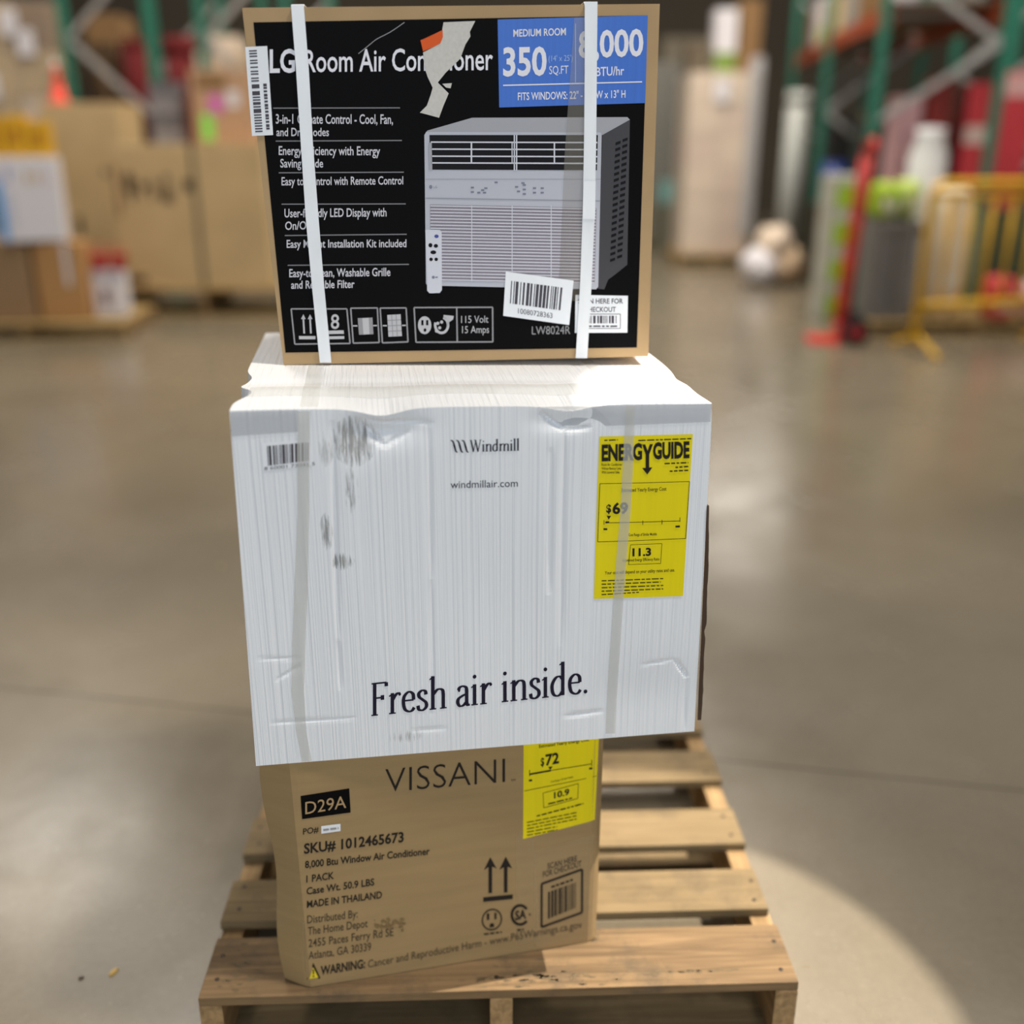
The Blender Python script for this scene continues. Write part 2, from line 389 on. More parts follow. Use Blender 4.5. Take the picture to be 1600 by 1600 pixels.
def barcode_px(bm, F, q, eps, seed, mi=0, n=42, horizontal=False):
    rr = random.Random(seed); u = 0.0
    while u < 1:
        w = rr.choice((1, 1, 2, 3)) / n; g = rr.choice((1, 1, 2)) / n
        e = min(1, u + w)
        if horizontal: grid_quad(bm, F, sub(q, 0, 1, u, e), eps, mi)
        else: grid_quad(bm, F, sub(q, u, e, 0, 1), eps, mi)
        u = e + g
def greek_px(bm, F, a, b, h, eps, seed, mi=0):
    """a line of print too small to read: word-long dashes"""
    rr = random.Random(seed); u = 0.0
    L = sqrt((b[0] - a[0]) ** 2 + (b[1] - a[1]) ** 2)
    while u < 1:
        e = min(1, u + rr.uniform(4, 12) / L)
        p = (a[0] + (b[0] - a[0]) * u, a[1] + (b[1] - a[1]) * u); q = (a[0] + (b[0] - a[0]) * e, a[1] + (b[1] - a[1]) * e)
        if e - u > .004: line_px(bm, F, p, q, h, eps, mi)
        u = e + 2.0 / L
# hand-drawn serif letters: strokes with a broad vertical pen
def catmull(p, n=8):
    out = []
    for i in range(len(p) - 1):
        a, b, c, d = p[max(i - 1, 0)], p[i], p[i + 1], p[min(i + 2, len(p) - 1)]
        for k in range(n):
            t = k / n
            out.append(tuple(0.5 * (2 * b[j] + (c[j] - a[j]) * t + (2 * a[j] - 5 * b[j] + 4 * c[j] - d[j]) * t * t + (3 * b[j] - a[j] - 3 * c[j] + d[j]) * t ** 3) for j in (0, 1)))
    out.append(p[-1]); return out
XH = 0.63
GLYPH = {   # width, straight strokes, curves, serif feet (x, y), flags, dots
 'F': (.56, [((.13, 0), (.13, 1)), ((.13, .975), (.50, .975)), ((.13, .53), (.38, .53)), ((.495, .975), (.50, .86)), ((.375, .60), (.375, .46))], [], [(.13, .02)], [(.13, .98)], []),
 'r': (.42, [((.13, 0), (.13, XH))], [[(.15, .44), (.22, .55), (.30, .61), (.38, .60)]], [(.13, .02)], [(.13, XH)], [(.36, .575, .045)]),
 'e': (.46, [((.07, .36), (.38, .36))], [[(.38, .36), (.36, .54), (.23, .615), (.09, .50), (.06, .30), (.11, .10), (.24, .02), (.34, .05), (.40, .13)]], [], [], []),
 's': (.40, [], [[(.31, .48), (.29, .58), (.19, .615), (.09, .54), (.10, .43), (.20, .34), (.31, .24), (.32, .11), (.21, .02), (.09, .05), (.06, .17)]], [], [], []),
 'h': (.60, [((.13, 0), (.13, 1)), ((.46, 0), (.46, .44))], [[(.15, .46), (.26, .58), (.36, .60), (.44, .55), (.46, .42)]], [(.13, .02), (.46, .02)], [(.13, 1)], []),
 'n': (.60, [((.13, 0), (.13, XH)), ((.46, 0), (.46, .44))], [[(.15, .46), (.26, .58), (.36, .60), (.44, .55), (.46, .42)]], [(.13, .02), (.46, .02)], [(.13, XH)], []),
 'm': (.92, [((.13, 0), (.13, XH)), ((.46, 0), (.46, .44)), ((.78, 0), (.78, .44))], [[(.15, .46), (.26, .58), (.36, .60), (.44, .55), (.46, .42)], [(.48, .46), (.58, .58), (.68, .60), (.76, .55), (.78, .42)]], [(.13, .02), (.46, .02), (.78, .02)], [(.13, XH)], []),
 'a': (.46, [((.34, .10), (.34, .46))], [[(.34, .44), (.32, .56), (.22, .61), (.12, .58), (.08, .50)], [(.34, .37), (.20, .32), (.08, .24), (.06, .12), (.13, .02), (.24, .04), (.34, .14)], [(.34, .12), (.37, .03), (.44, .04)]], [], [], [(.10, .49, .04)]),
 'i': (.28, [((.13, 0), (.13, XH))], [], [(.13, .02)], [(.13, XH)], [(.13, .86, .06)]),
 'l': (.28, [((.13, 0), (.13, 1.04))], [], [(.13, .02)], [(.13, 1.04)], []),
 'd': (.56, [((.40, .02), (.40, 1.04))], [[(.40, .50), (.30, .60), (.18, .57), (.08, .42), (.06, .26), (.10, .09), (.20, .02), (.31, .05), (.40, .16)]], [], [(.40, 1.04)], []),
 'W': (1.02, [((.10, .98), (.31, 0)), ((.47, .98), (.70, 0))], [[(.31, .0), (.47, .78)], [(.70, .0), (.90, .98)]], [], [], []),
 '.': (.22, [], [], [], [], [(.10, .055, .062)]),
 ' ': (.26, [], [], [], [], []),
}
def serif_px(bm, F, s, a, b, top, eps, mi=0, thick=.098, thin=.042):
    tot = sum(GLYPH[c][0] for c in s); x = 0.0
    def P(gx, gy):
        u = (x + gx) / tot; return (a[0] + (b[0] - a[0]) * u, a[1] + (b[1] - a[1]) * u - gy * top)
    def strip(pts, wfix=None):
        L, Rr = [], []
        for i, p in enumerate(pts):
            q0, q1 = pts[max(i - 1, 0)], pts[min(i + 1, len(pts) - 1)]
            dx, dy = q1[0] - q0[0], q1[1] - q0[1]; l = sqrt(dx * dx + dy * dy) or 1e-6
            k = abs(dy) / l; w = wfix or (thin + (thick - thin) * k ** 1.3)
            nx, ny = -dy / l * w / 2, dx / l * w / 2
            L.append(bm.verts.new(F.pt(*P(p[0] + nx, p[1] + ny), eps))); Rr.append(bm.verts.new(F.pt(*P(p[0] - nx, p[1] - ny), eps)))
        for i in range(len(L) - 1): bm.faces.new((L[i], L[i + 1], Rr[i + 1], Rr[i])).material_index = mi
    for c in s:
        w, st, cv, feet, flags, dots = GLYPH[c]
        for p, q in st: strip([p, q])
        for cpts in cv:
            if c == 'W': strip(list(cpts), thin)
            else: strip(catmull(cpts))
        for (fx, fy) in feet: strip([(fx - .105, fy), (fx + .105, fy)], .04)
        for (fx, fy) in flags:
            if c == 'F': strip([(fx - .10, fy - .005), (fx + .05, fy - .005)], .042)
            else:
                f = [P(fx, fy), P(fx - .115, fy - .075), P(fx - .10, fy - .105), P(fx, fy - .07)]
                polyf(bm, F, f, eps, mi)
        if c == 'W':
            for sx_ in (.10, .46, .90): strip([(sx_ - .10, .985), (sx_ + .10, .985)], .04)
        for (dx, dy, r) in dots:
            polyf(bm, F, [P(dx + r * cos(2 * pi * k / 12), dy + r * sin(2 * pi * k / 12)) for k in range(12)], eps, mi)
        x += w
def carton_body(F, corners, depth, nx, nz, front_disp=None, top_disp=None, bev=0.004, ny=10):
    """corners BL, BR, TR, TL as local (x, z) on the front; all six sides meshed; displacements push points in"""
    bm = BM(); BL, BR, TR, TL = corners; key = {}
    def P(u, v, w):
        x = (BL[0] * (1 - u) + BR[0] * u) * (1 - w) + (TL[0] * (1 - u) + TR[0] * u) * w
        z = (BL[1] * (1 - u) + BR[1] * u) * (1 - w) + (TL[1] * (1 - u) + TR[1] * u) * w
        return x, v * depth, z
    def V(i, j, k):
        kk = (i, j, k)
        if kk not in key:
            u, v, w = i / nx, j / ny, k / nz; x, y, z = P(u, v, w)
            if front_disp and v < 1: y += front_disp(x, z) * (1 - v) ** 3
            if top_disp: 
                ddx, ddz = top_disp(u, v, w); x += ddx; z += ddz
            key[kk] = bm.verts.new((x, y, z))
        return key[kk]
    for i in range(nx):
        for k in range(nz):
            bm.faces.new((V(i, 0, k), V(i + 1, 0, k), V(i + 1, 0, k + 1), V(i, 0, k + 1)))
            bm.faces.new((V(i, ny, k), V(i, ny, k + 1), V(i + 1, ny, k + 1), V(i + 1, ny, k)))
    for j in range(ny):
        for k in range(nz):
            bm.faces.new((V(0, j, k), V(0, j, k + 1), V(0, j + 1, k + 1), V(0, j + 1, k)))
            bm.faces.new((V(nx, j, k), V(nx, j + 1, k), V(nx, j + 1, k + 1), V(nx, j, k + 1)))
    for i in range(nx):
        for j in range(ny):
            bm.faces.new((V(i, j, 0), V(i, j + 1, 0), V(i + 1, j + 1, 0), V(i + 1, j, 0)))
            bm.faces.new((V(i, j, nz), V(i + 1, j, nz), V(i + 1, j + 1, nz), V(i, j + 1, nz)))
    return bm
def seg_d(x, z, a, b):
    ax, az = a; bx, bz = b; dx, dz = bx - ax, bz - az; t = max(0, min(1, ((x - ax) * dx + (z - az) * dz) / (dx * dx + dz * dz)))
    return sqrt((x - ax - t * dx) ** 2 + (z - az - t * dz) ** 2), t

# ================================================================== bottom kraft carton
VO = at_z(452, 1549, .14); VR = at_z(933, 1470, .14)
FV = Face((VO.x, VO.y, .1415), atan2(VR.y - VO.y, VR.x - VO.x))
VW = (VR - VO).length; VHT = 0.443
vt = thing('air_conditioner_carton', 'brown cardboard carton at the bottom of the stack, standing on the wooden pallet', 'carton', FV.O, FV.phi)
def v_disp(x, z):   # crushed front edge at the near corner and gentle panel sag
    d = 0.0
    c = max(0, 1 - x / 0.034); d += 0.030 * c ** 1.1
    c = max(0, 1 - (VW - x) / 0.02); d += 0.010 * c * c
    d += 0.002 * sin(x * 9) * sin(z * 7)
    return d
FV.disp = v_disp
def v_top(u, v, w):
    dx = 0
    if u < .06: dx = -0.012 * (1 - u / .06) * (1 - v) ** 6 * (0.6 + .4 * sin(w * 9))
    return dx, 0
body = carton_body(FV, ((0, 0), (VW, 0), (VW + .002, VHT), (-.004, VHT)), .46, 60, 44, v_disp, v_top)
obj('carton_body', body, KRAFT, vt)
e = .0006
bm = BM()
text_px(bm, FV, 'VISSANI', (602, 1239), (789, 1222), 37.5, e, off=-0.012); text_px(bm, FV, 'TM', (798, 1221), (805, 1220), 3.5, e)
obj('headline_lettering', bm, INK, vt)
bm = BM(); grid_quad(bm, FV, [(469.6, 1243.7), (545.7, 1232), (548, 1270), (472, 1280)], e, 0, 6, 4)
text_px(bm, FV, 'D29A', (477, 1272), (541, 1262), 19, e * 2, 1)
obj('black_code_block', bm, [BLACK_INK, KRAFT2], vt)
bm = BM()
for s, a, b, t, o_ in (('PO#', (473.5, 1304), (498, 1300.6), 9, .012), ('SKU# 1012465673', (475, 1334), (631, 1316), 15, .026), ('8,000 Btu Window Air Conditioner', (476.6, 1356.5), (671.7, 1335.6), 10.5, .022),
                    ('1 PACK', (478.7, 1379), (522, 1373.6), 10.5, .020), ('Case Wt. 50.9 LBS', (479, 1398), (585, 1384), 10.5, .020), ('MADE IN THAILAND', (479.5, 1418.5), (597, 1404), 10.5, .022)):
    text_px(bm, FV, s, a, b, t, e, 0, o_)
for s, a, b, t in (('Distributed By:', (480, 1443), (559, 1434), 12), ('The Home Depot', (481, 1461), (574.6, 1449), 12), ('2455 Paces Ferry Rd SE', (482, 1480), (615, 1462.5), 12), ('Atlanta, GA 30339', (482, 1499), (580, 1485), 12)):
    text_px(bm, FV, s, a, b, t, e, 1, .006)
obj('shipping_details_print', bm, [INK, INK_SOFT], vt)
bm = BM(); grid_quad(bm, FV, [(502, 1291), (532, 1287.5), (532, 1299), (502, 1303)], e, 0, 2, 1); greek_px(bm, FV, (505, 1297), (529, 1294), 3, e * 2, 5, 1)
obj('order_number_sticker', bm, [PAPER, GREY_INK], vt)
bm = BM(); text_px(bm, FV, 'WARNING:', (501, 1523), (570.6, 1512), 13, e, 0, .028)
text_px(bm, FV, 'Cancer and Reproductive Harm - www.P65Warnings.ca.gov', (575, 1512), (909, 1449), 11.5, e, 1)
polyf(bm, FV, [(489.5, 1504), (479, 1532.5), (501, 1528.5)], e, 0); polyf(bm, FV, [(489.5, 1511), (483, 1529), (497.5, 1526.5)], e * 2, 2)
line_px(bm, FV, (489.6, 1514), (489.8, 1521), 2, e * 3, 0); line_px(bm, FV, (489.8, 1523), (489.9, 1525.5), 2.2, e * 3, 0)
obj('warning_print', bm, [INK, INK_SOFT, mat('warning_yellow', (226, 200, 40), 0.6)], vt)
bm = BM()
for cx, dy in ((766, 0), (790, -1)):
    line_px(bm, FV, (cx, 1352), (cx, 1395 + dy), 5.6, e); polyf(bm, FV, [(cx, 1339 + dy), (cx - 10, 1359.5 + dy), (cx - 4, 1355), (cx + 4, 1354), (cx + 10, 1357 + dy)], e)
grid_quad(bm, FV, [(755, 1402), (801, 1397), (801, 1404), (755, 1409)], e)
ring_px(bm, FV, (768.5, 1436.5), 16, 17, 2.2, e, slope=-.09); line_px(bm, FV, (762.5, 1427), (762.5, 1437), 4, e); line_px(bm, FV, (774, 1426), (774, 1436), 3.4, e)
polyf(bm, FV, [(765, 1449), (772, 1448), (772, 1444.5), (770.5, 1442), (766.5, 1442.5), (765, 1445.5)], e); greek_px(bm, FV, (756, 1459.5), (784, 1456), 2.5, e, 9)
ring_px(bm, FV, (812.5, 1429), 15, 17, 4.2, e, 0, 38, 322); text_px(bm, FV, 'SA', (804.5, 1437), (822, 1434), 13.5, e, 0, .03); greek_px(bm, FV, (808, 1453), (818, 1451.5), 3, e, 3); line_px(bm, FV, (826, 1428), (829, 1428), 2.5, e)
obj('handling_symbols', bm, INK, vt)
bm = BM(); text_px(bm, FV, 'SCAN HERE', (855, 1357), (901, 1344), 9, e, 0, .004); text_px(bm, FV, 'FOR CHECKOUT', (848, 1370), (908, 1352), 9, e, 0, .004)
frame_px(bm, FV, [(846, 1380), (909, 1357), (909, 1425), (846, 1448)], 3.4, e); greek_px(bm, FV, (861, 1385), (895, 1373), 3, e, 4)
barcode_px(bm, FV, [(856, 1393), (900, 1377), (900, 1417), (856, 1435)], e, 11, n=46)
obj('checkout_barcode', bm, INK, vt)
def energy_label(F, par, name, label, q, head, cost, eer, eps, extra=None):
    bm = BM(); grid_quad(bm, F, q, eps, 0, 12, 16); lab = obj(name, bm, YELLOW, par); lab['label'] = label
    return lab
vl = energy_label(FV, vt, 'energy_label', 'bright yellow energy label', [(818, 1158), (937, 1142), (929, 1280), (817, 1310)], 0, 0, 0, e)
bm = BM(); E2 = e * 2
text_px(bm, FV, 'Estimated Yearly Energy Cost', (842, 1168), (920, 1157), 5, E2, 0, .01); text_px(bm, FV, '$', (844.5, 1196), (850, 1195), 12, E2, 0, .02); text_px(bm, FV, '72', (852, 1195), (873, 1191), 16, E2, 0, .03)
polyf(bm, FV, [(856, 1197.5), (859.5, 1202), (863, 1196.5)], E2); line_px(bm, FV, (827, 1209), (860, 1203), 2.6, E2); line_px(bm, FV, (860, 1203), (924, 1192.5), 1, E2); line_px(bm, FV, (827, 1202), (827, 1212), 1, E2); line_px(bm, FV, (924, 1186), (924, 1196), 1, E2)
greek_px(bm, FV, (826, 1219), (831, 1218), 3, E2, 1); greek_px(bm, FV, (920, 1200), (926, 1199), 3, E2, 1); text_px(bm, FV, 'Cost Range of Similar Models', (860, 1222), (895, 1214), 3, E2)
line_px(bm, FV, (819, 1235), (931, 1212), .8, E2); frame_px(bm, FV, [(848, 1238), (903, 1223), (902, 1246), (849, 1261)], .8, E2)
text_px(bm, FV, '10.9', (865, 1246), (889, 1240), 9, E2, 0, .03); greek_px(bm, FV, (856, 1255), (895, 1245), 2, E2, 2)
greek_px(bm, FV, (838, 1274), (911, 1254), 2, E2, 3); 
for k in range(5): greek_px(bm, FV, (823, 1284 + 5 * k), (870 + 30 * (k < 3), 1275 - 7 * (k < 3) + 5 * k), 1.4, E2, 20 + k)
obj('energy_print', bm, INK, vl)
bm = BM(); rr = random.Random(4)
for _ in range(26):
    cx, cy = 585 + rr.random() * 46, 1447 - rr.random() * 8 + rr.gauss(0, 3); s = rr.uniform(1, 4)
    polyf(bm, FV, [(cx + s * rr.uniform(.6, 1.5) * cos(-k * pi / 3), cy + s * rr.uniform(.4, 1.1) * sin(-k * pi / 3)) for k in range(6)], e * 3)
obj('dirt_smudge', bm, mat('card_smudge', (128, 104, 66), 0.8), vt)
# clear tape over the near edge and the bottom corners
for q_, e_ in (([(806, 1300), (834, 1296), (842, 1470), (806, 1478)], .5), ([(834, 1330), (934, 1300), (933, 1466), (834, 1480)], .8), ([(448, 1442), (476, 1440), (478, 1520), (452, 1545)], .8)):
    bm = BM(); grid_quad(bm, FV, q_, e * e_ * .35, 0, 14, 16); obj('clear_tape', bm, mat('clear_tape_on_kraft', (196, 170, 128), 0.3, alpha=0.30, spec=0.6), vt)

# ================================================================== white carton
WZ = .1415 + VHT + .001
WOa = at_z(400, 1197, WZ); WRa = at_z(1085, 1143, WZ)
FW = Face(WOa, atan2(WRa.y - WOa.y, WRa.x - WOa.x)); WW = (WRa - WOa).length
L = FW.loc
WM_STAINS = []
for (px, py, rx, ry, thr, s) in ((553, 690, 36, 40, .50, 5), (508, 700, 14, 30, .55, 3), (548, 765, 14, 50, .60, 5), (510, 832, 10, 30, .50, 4), (534, 878, 20, 14, .53, 5), (640, 1150, 40, 12, .62, 3)):
    a = L(px, py); b = L(px + rx, py); c = L(px, py + ry); WM_STAINS.append((a[0], a[1], abs(b[0] - a[0]), abs(c[1] - a[1]), thr, s))
WHITE = white_card()
wt = thing('air_conditioner_carton', 'scuffed white cardboard air conditioner carton in the middle of the stack, large dark blue slogan', 'carton', FW.O, FW.phi)
TLw, TRw = L(358, 638), L(1114, 626); WHT = (TLw[1] + TRw[1]) / 2
creases = [  # ridge lines pressed into the front: from, to (pixels), depth, half width
 ((519, 655), (528, 1000), .0030, .0035), ((528, 1000), (532, 1080), .002, .003), ((670, 655), (674, 905), .0022, .003), ((674, 905), (676, 1120), .0014, .003), ((861, 700), (858, 930), .0030, .004), ((882, 665), (876, 1010), .0024, .004),
 ((557, 648), (600, 700), .007, .004), ((600, 700), (640, 672), .004, .004), ((555, 645), (680, 660), .003, .004), ((845, 638), (882, 672), .007, .004), ((882, 672), (925, 666), .004, .004),
 ((430, 1065), (470, 1040), .002, .003), ((400, 1030), (470, 1030), .0015, .003), ((420, 1130), (560, 1122), .0022, .003), ((640, 1142), (700, 1138), .0015, .004), ((880, 1120), (945, 1112), .003, .004), ((1000, 1040), (1055, 1030), .002, .003), ((1055, 1030), (1075, 1060), .003, .003), ((1074, 1060), (1068, 1140), .002, .003)]
creases = [(L(*a), L(*b), A_, w_) for a, b, A_, w_ in creases]
dents = [(L(600, 668), .045, .022, .009), (L(880, 655), .035, .016, .006), (L(560, 690), .03, .03, .003), (L(450, 900), .08, .2, .003), (L(1000, 1090), .1, .06, .004), (L(930, 790), .03, .08, .002), (L(770, 950), .15, .15, .003)]
def w_disp(x, z):
    d = 0.0
    for a, b, A_, w_ in creases:
        q, t = seg_d(x, z, a, b)
        if q < w_ * 4: d += (1.6 if abs(a[0] - b[0]) < .03 else .9) * A_ * math.exp(-(q / w_) ** 2) * sin(pi * min(1, max(0, t))) ** .6
    for (c, sx_, sz_, A_) in dents:
        d += A_ * math.exp(-((x - c[0]) / sx_) ** 2 - ((z - c[1]) / sz_) ** 2)
    return d
FW.disp = w_disp
def w_top(u, v, w):
    dx = dz = 0.0
    if w > .5:
        k = max(0, (w - .92) / .08)
        dz += k * (-.0035 * (1 - v) ** 8 + .0035 * math.exp(-((v - .16) / .05) ** 2) - .002 * math.exp(-((v - .27) / .03) ** 2) + .0015 * sin(u * 17) * math.exp(-((v - .1) / .1) ** 2))
        dz -= k * (.010 * math.exp(-((u - .30) / .05) ** 2) + .008 * math.exp(-((u - .69) / .05) ** 2)) * (1 - v) ** 10
        if u < .2: dx += k * (1 - u / .2) * (.022 * math.exp(-((v - .14) / .05) ** 2) + .012 * math.exp(-((v - .32) / .06) ** 2))
        if u > .8: dx -= k * (u - .8) / .2 * .010 * math.exp(-((v - .2) / .15) ** 2)
    return dx, dz
WD = .58
obj('carton_body', carton_body(FW, ((0, 0), (WW, 0), TRw, TLw), WD, 200, 140, w_disp, w_top, ny=60), WHITE, wt, smooth=False)
e = .0007
bm = BM(); serif_px(bm, FW, 'Fresh air inside.', (579, 1119), (921, 1083.5), 51.5, e, thick=.112, thin=.05); obj('slogan_lettering', bm, NAVY_INK, wt)
bm = BM(); serif_px(bm, FW, 'Windmill', (734, 706), (812, 704), 18.5, e, thick=.13, thin=.06); text_px(bm, FW, 'windmillair.com', (704, 763), (809, 760.5), 11.5, e)
for k in range(3):
    x = 706 + 8.6 * k
    pts = catmull([(x - 2, 688), (x + 1.5, 689.5), (x + 4, 697), (x + 6.5, 705.5), (x + 9, 706)], 5)
    for i in range(len(pts) - 1): line_px(bm, FW, pts[i], pts[i + 1], 3.2 - abs(i - 10) * .16, e)
obj('brand_lettering', bm, NAVY_INK, wt)
bm = BM(); grid_quad(bm, FW, [(408, 692), (484, 687), (488, 727), (412, 736)], e * .7, 0, 4, 3)
barcode_px(bm, FW, [(417, 697), (482, 691), (482, 720), (419, 728)], e * 1.4, 21, 1, n=52); text_px(bm, FW, '8 60001 73041 5', (413, 735), (492, 727), 5, e * 1.4, 1)
obj('barcode_label', bm, [mat('label_paper_white', (240, 240, 242), 0.5), mat('barcode_ink', (60, 54, 60), 0.6)], wt)
Q = [(936.6, 682), (1082.5, 678), (1067, 931), (928, 936)]
wl = energy_label(FW, wt, 'energy_label', 'bright yellow energy label', Q, 0, 0, 0, e)
bm = BM(); E2 = e * 2
text_px(bm, FW, 'ENERG', (940, 719.5), (1003, 717), 23.5, E2, 0, .045); text_px(bm, FW, 'GUIDE', (1020, 716), (1077, 714), 23.5, E2, 0, .045)
polyf(bm, FW, [(1003, 694), (1008, 694), (1011.5, 704), (1015, 693.6), (1020, 693.4), (1014, 710), (1014, 730), (1019, 730), (1011, 741), (1003, 731), (1008.5, 730.5), (1008.5, 710)], E2)
greek_px(bm, FW, (944, 688), (965, 687), 2, E2, 1); greek_px(bm, FW, (997, 688), (1080, 685), 2, E2, 2)
for i, s in enumerate(('Room Air Conditioner', 'Without Reverse Cycle', 'With Louvered Sides')): text_px(bm, FW, s, (940, 728 + 6 * i), (972 - 2 * i, 727.5 + 6 * i), 4, E2, 0, .01)
for i, x in enumerate((1038, 1055, 1046)): greek_px(bm, FW, (x, 724 + 6 * i), (1075, 722.5 + 6 * i), 2.2, E2, 30 + i)
frame_px(bm, FW, [(937.5, 756), (1077, 752), (1071, 841), (934, 847)], .9, E2)
text_px(bm, FW, 'Estimated Yearly Energy Cost', (971, 768.5), (1041, 766), 5.5, E2, 0, .01)
text_px(bm, FW, '$', (947.5, 801), (955, 800.5), 12, E2, 0, .03); text_px(bm, FW, '69', (957, 802.5), (981, 801.5), 16, E2, 0, .035)
polyf(bm, FW, [(948, 806), (951, 812), (955, 806)], E2); line_px(bm, FW, (946, 816.5), (952, 816), 3, E2); line_px(bm, FW, (952, 817), (1062, 813.5), 1, E2)
for x, y in ((944, 817), (1004, 817), (1034, 816), (1062, 812)): line_px(bm, FW, (x, y - 4), (x, y + 3), .9, E2)
greek_px(bm, FW, (943, 827), (950, 827), 3, E2, 4); greek_px(bm, FW, (1055, 822.5), (1062, 822), 3, E2, 5)
text_px(bm, FW, 'Cost Range of Similar Models', (982, 837.5), (1026, 836), 4.2, E2, 0, .01)
frame_px(bm, FW, [(985, 851), (1034, 849), (1032, 880), (982, 882)], .7, E2)
text_px(bm, FW, '11.3', (988, 868.5), (1017, 867.5), 11.5, E2, 0, .035); text_px(bm, FW, 'Combined Energy Efficiency Ratio', (973, 877.5), (1030, 875), 4.2, E2, 0, .01)
text_px(bm, FW, 'Your cost will depend on your utility rates and use.', (945, 897.5), (1054, 892.5), 5, E2, 0, .01)
for k in range(5): greek_px(bm, FW, (940, 907.5 + 5.4 * k), (1036 - (38 if k == 4 else 0) - 4 * (k == 1), 903.5 + 5.4 * k), 1.6, E2, 40 + k)
obj('energy_print', bm, INK, wl)
def strip_px(bm, F, pl, pr, eps, mi=0, sub_=6):
    """ribbon between two pixel polylines of equal length"""
    def dens(p): 
        o = []
        for i in range(len(p) - 1):
            for k in range(sub_): o.append((p[i][0] + (p[i + 1][0] - p[i][0]) * k / sub_, p[i][1] + (p[i + 1][1] - p[i][1]) * k / sub_))
        return o + [p[-1]]
    a, b = dens(pl), dens(pr); prev = None
    for l, r in zip(a, b):
        row = [bm.verts.new(F.pt(l[0] + (r[0] - l[0]) * i / 2, l[1] + (r[1] - l[1]) * i / 2, eps)) for i in range(3)]
        if prev:
            for i in range(2): bm.faces.new((row[i], row[i + 1], prev[i + 1], prev[i])).material_index = mi
        prev = row
def over_edge(bm, F, pts, top_len, zc, eps, mi=0):
    pass
bm = BM(); strip_px(bm, FW, [(465, 642), (464, 700), (464, 800), (460, 910), (456, 1010), (455, 1080), (462, 1140), (472, 1190)], [(485, 642), (484, 700), (483, 800), (481, 910), (477, 1010), (475, 1080), (478, 1140), (487, 1188)], e * 2.6)
obj('clear_tape', bm, TAPE, wt)
bm = BM(); strip_px(bm, FW, [(977, 634), (973, 720), (969, 800), (963, 870), (957, 950), (951, 1040), (946, 1146)], [(992, 633), (989, 720), (985, 800), (979, 870), (973, 950), (967, 1040), (961, 1146)], e * 2.6)
obj('clear_tape', bm, TAPE, wt)
bm = BM(); strip_px(bm, FW, [(360, 644), (465, 641)], [(361, 682), (466, 675)], e * 1.2); obj('clear_tape', bm, mat('clear_tape_dull', (196, 198, 202), 0.3, alpha=0.5, spec=0.6), wt)
bm = BM(); strip_px(bm, FW, [(840, 636), (1112, 631)], [(880, 668), (1110, 659)], e * 1.2); obj('clear_tape', bm, MATS['clear_tape_dull'], wt)
# glossy clear tape bands on the top
def top_z(x, y):
    u = (x - TLw[0]) / (TRw[0] - TLw[0]); v = y / WD
    return TLw[1] * (1 - u) + TRw[1] * u + w_top(u, v, 1.0)[1]
def top_band(x0, x1, y0, y1, n=20, m=4):
    bm = BM(); g = [[bm.verts.new((x0 + (x1 - x0) * i / m, y0 + (y1 - y0) * j / n, top_z(x0 + (x1 - x0) * i / m, y0 + (y1 - y0) * j / n) + .0012)) for i in range(m + 1)] for j in range(n + 1)]
    for j in range(n):
        for i in range(m): bm.faces.new((g[j][i], g[j][i + 1], g[j + 1][i + 1], g[j + 1][i]))
    return obj('clear_tape', bm, TAPE_TOP, wt)
top_band(.105, .130, .01, .5); top_band(.555, .575, .01, .5); top_band(.03, .66, .06, .115, 8, 30)
# torn dark liner along the far vertical edge
bm = BM(); prev = None; rr = random.Random(2)
for k in range(30):
    y = 790 + (1125 - 790) * k / 29; wdt = 1.2 + 3.4 * min(1, k / 8) * (.7 + .5 * rr.random()) * (1 if k != 17 else .3)
    xr = 1106.5 - (y - 790) * .043
    a = FW.pt(xr - 2.5, y, .0012); b = FW.pt(xr + wdt, y, 0.0005); b2 = b + Vector((0, .012, 0))
    row = [bm.verts.new(p) for p in (a, b, b2)]
    if prev:
        for i in range(2): bm.faces.new((row[i], row[i + 1], prev[i + 1], prev[i]))
    prev = row
obj('torn_edge', bm, mat('torn_liner', (70, 52, 38), 0.8), wt)['label'] = 'dark brown torn cardboard edge'

# ================================================================== black printed carton on top
LZ = FW.O.z + WHT + .006
LO = at_z(443, 570, LZ)
FL = Face(LO, radians(5.0)); L = FL.loc
c4 = [L(443, 570), L(1013, 557), L(1031, 6), L(378, 12)]
lt = thing('air_conditioner_carton', 'kraft carton with black printed front and white straps, topmost of the stack', 'carton', FL.O, FL.phi)
LD = .40
def l_disp(x, z):
    d = 0
    d += .0001 * sin(x * 8 + 1)
    return d
FL.disp = l_disp
obj('carton_body', carton_body(FL, c4, LD, 60, 50, l_disp, None), KRAFT2, lt)
e = .0005
bm = BM(); grid_quad(bm, FL, [(396, 35), (1012, 24), (995, 543), (446, 551)], e, 0, 30, 24)
obj('black_printed_panel', bm, BLACK_INK, lt)
e1, e2, e3, e4, e5 = [.0005 + .0003 * k for k in range(1, 6)]
bm = BM(); BQ = [(777.5, 30.6), (1012, 24), (1008, 161), (780, 168)]; grid_quad(bm, FL, BQ, e1, 0, 14, 8)
text_px(bm, FL, 'MEDIUM ROOM', (802, 57.5), (884, 55), 11, e2, 1, .014); text_px(bm, FL, '350', (786, 118), (854, 116.5), 42, e2, 1, .026)
text_px(bm, FL, "(14' x 25')", (857, 96), (894.5, 95), 9, e2, 2); text_px(bm, FL, 'SQ.FT', (858, 116), (888, 115), 12.5, e2, 1)
line_px(bm, FL, (899, 37), (899, 129), 1.6, e2, 2); line_px(bm, FL, (786, 133.5), (1003, 128), 2, e2, 1)
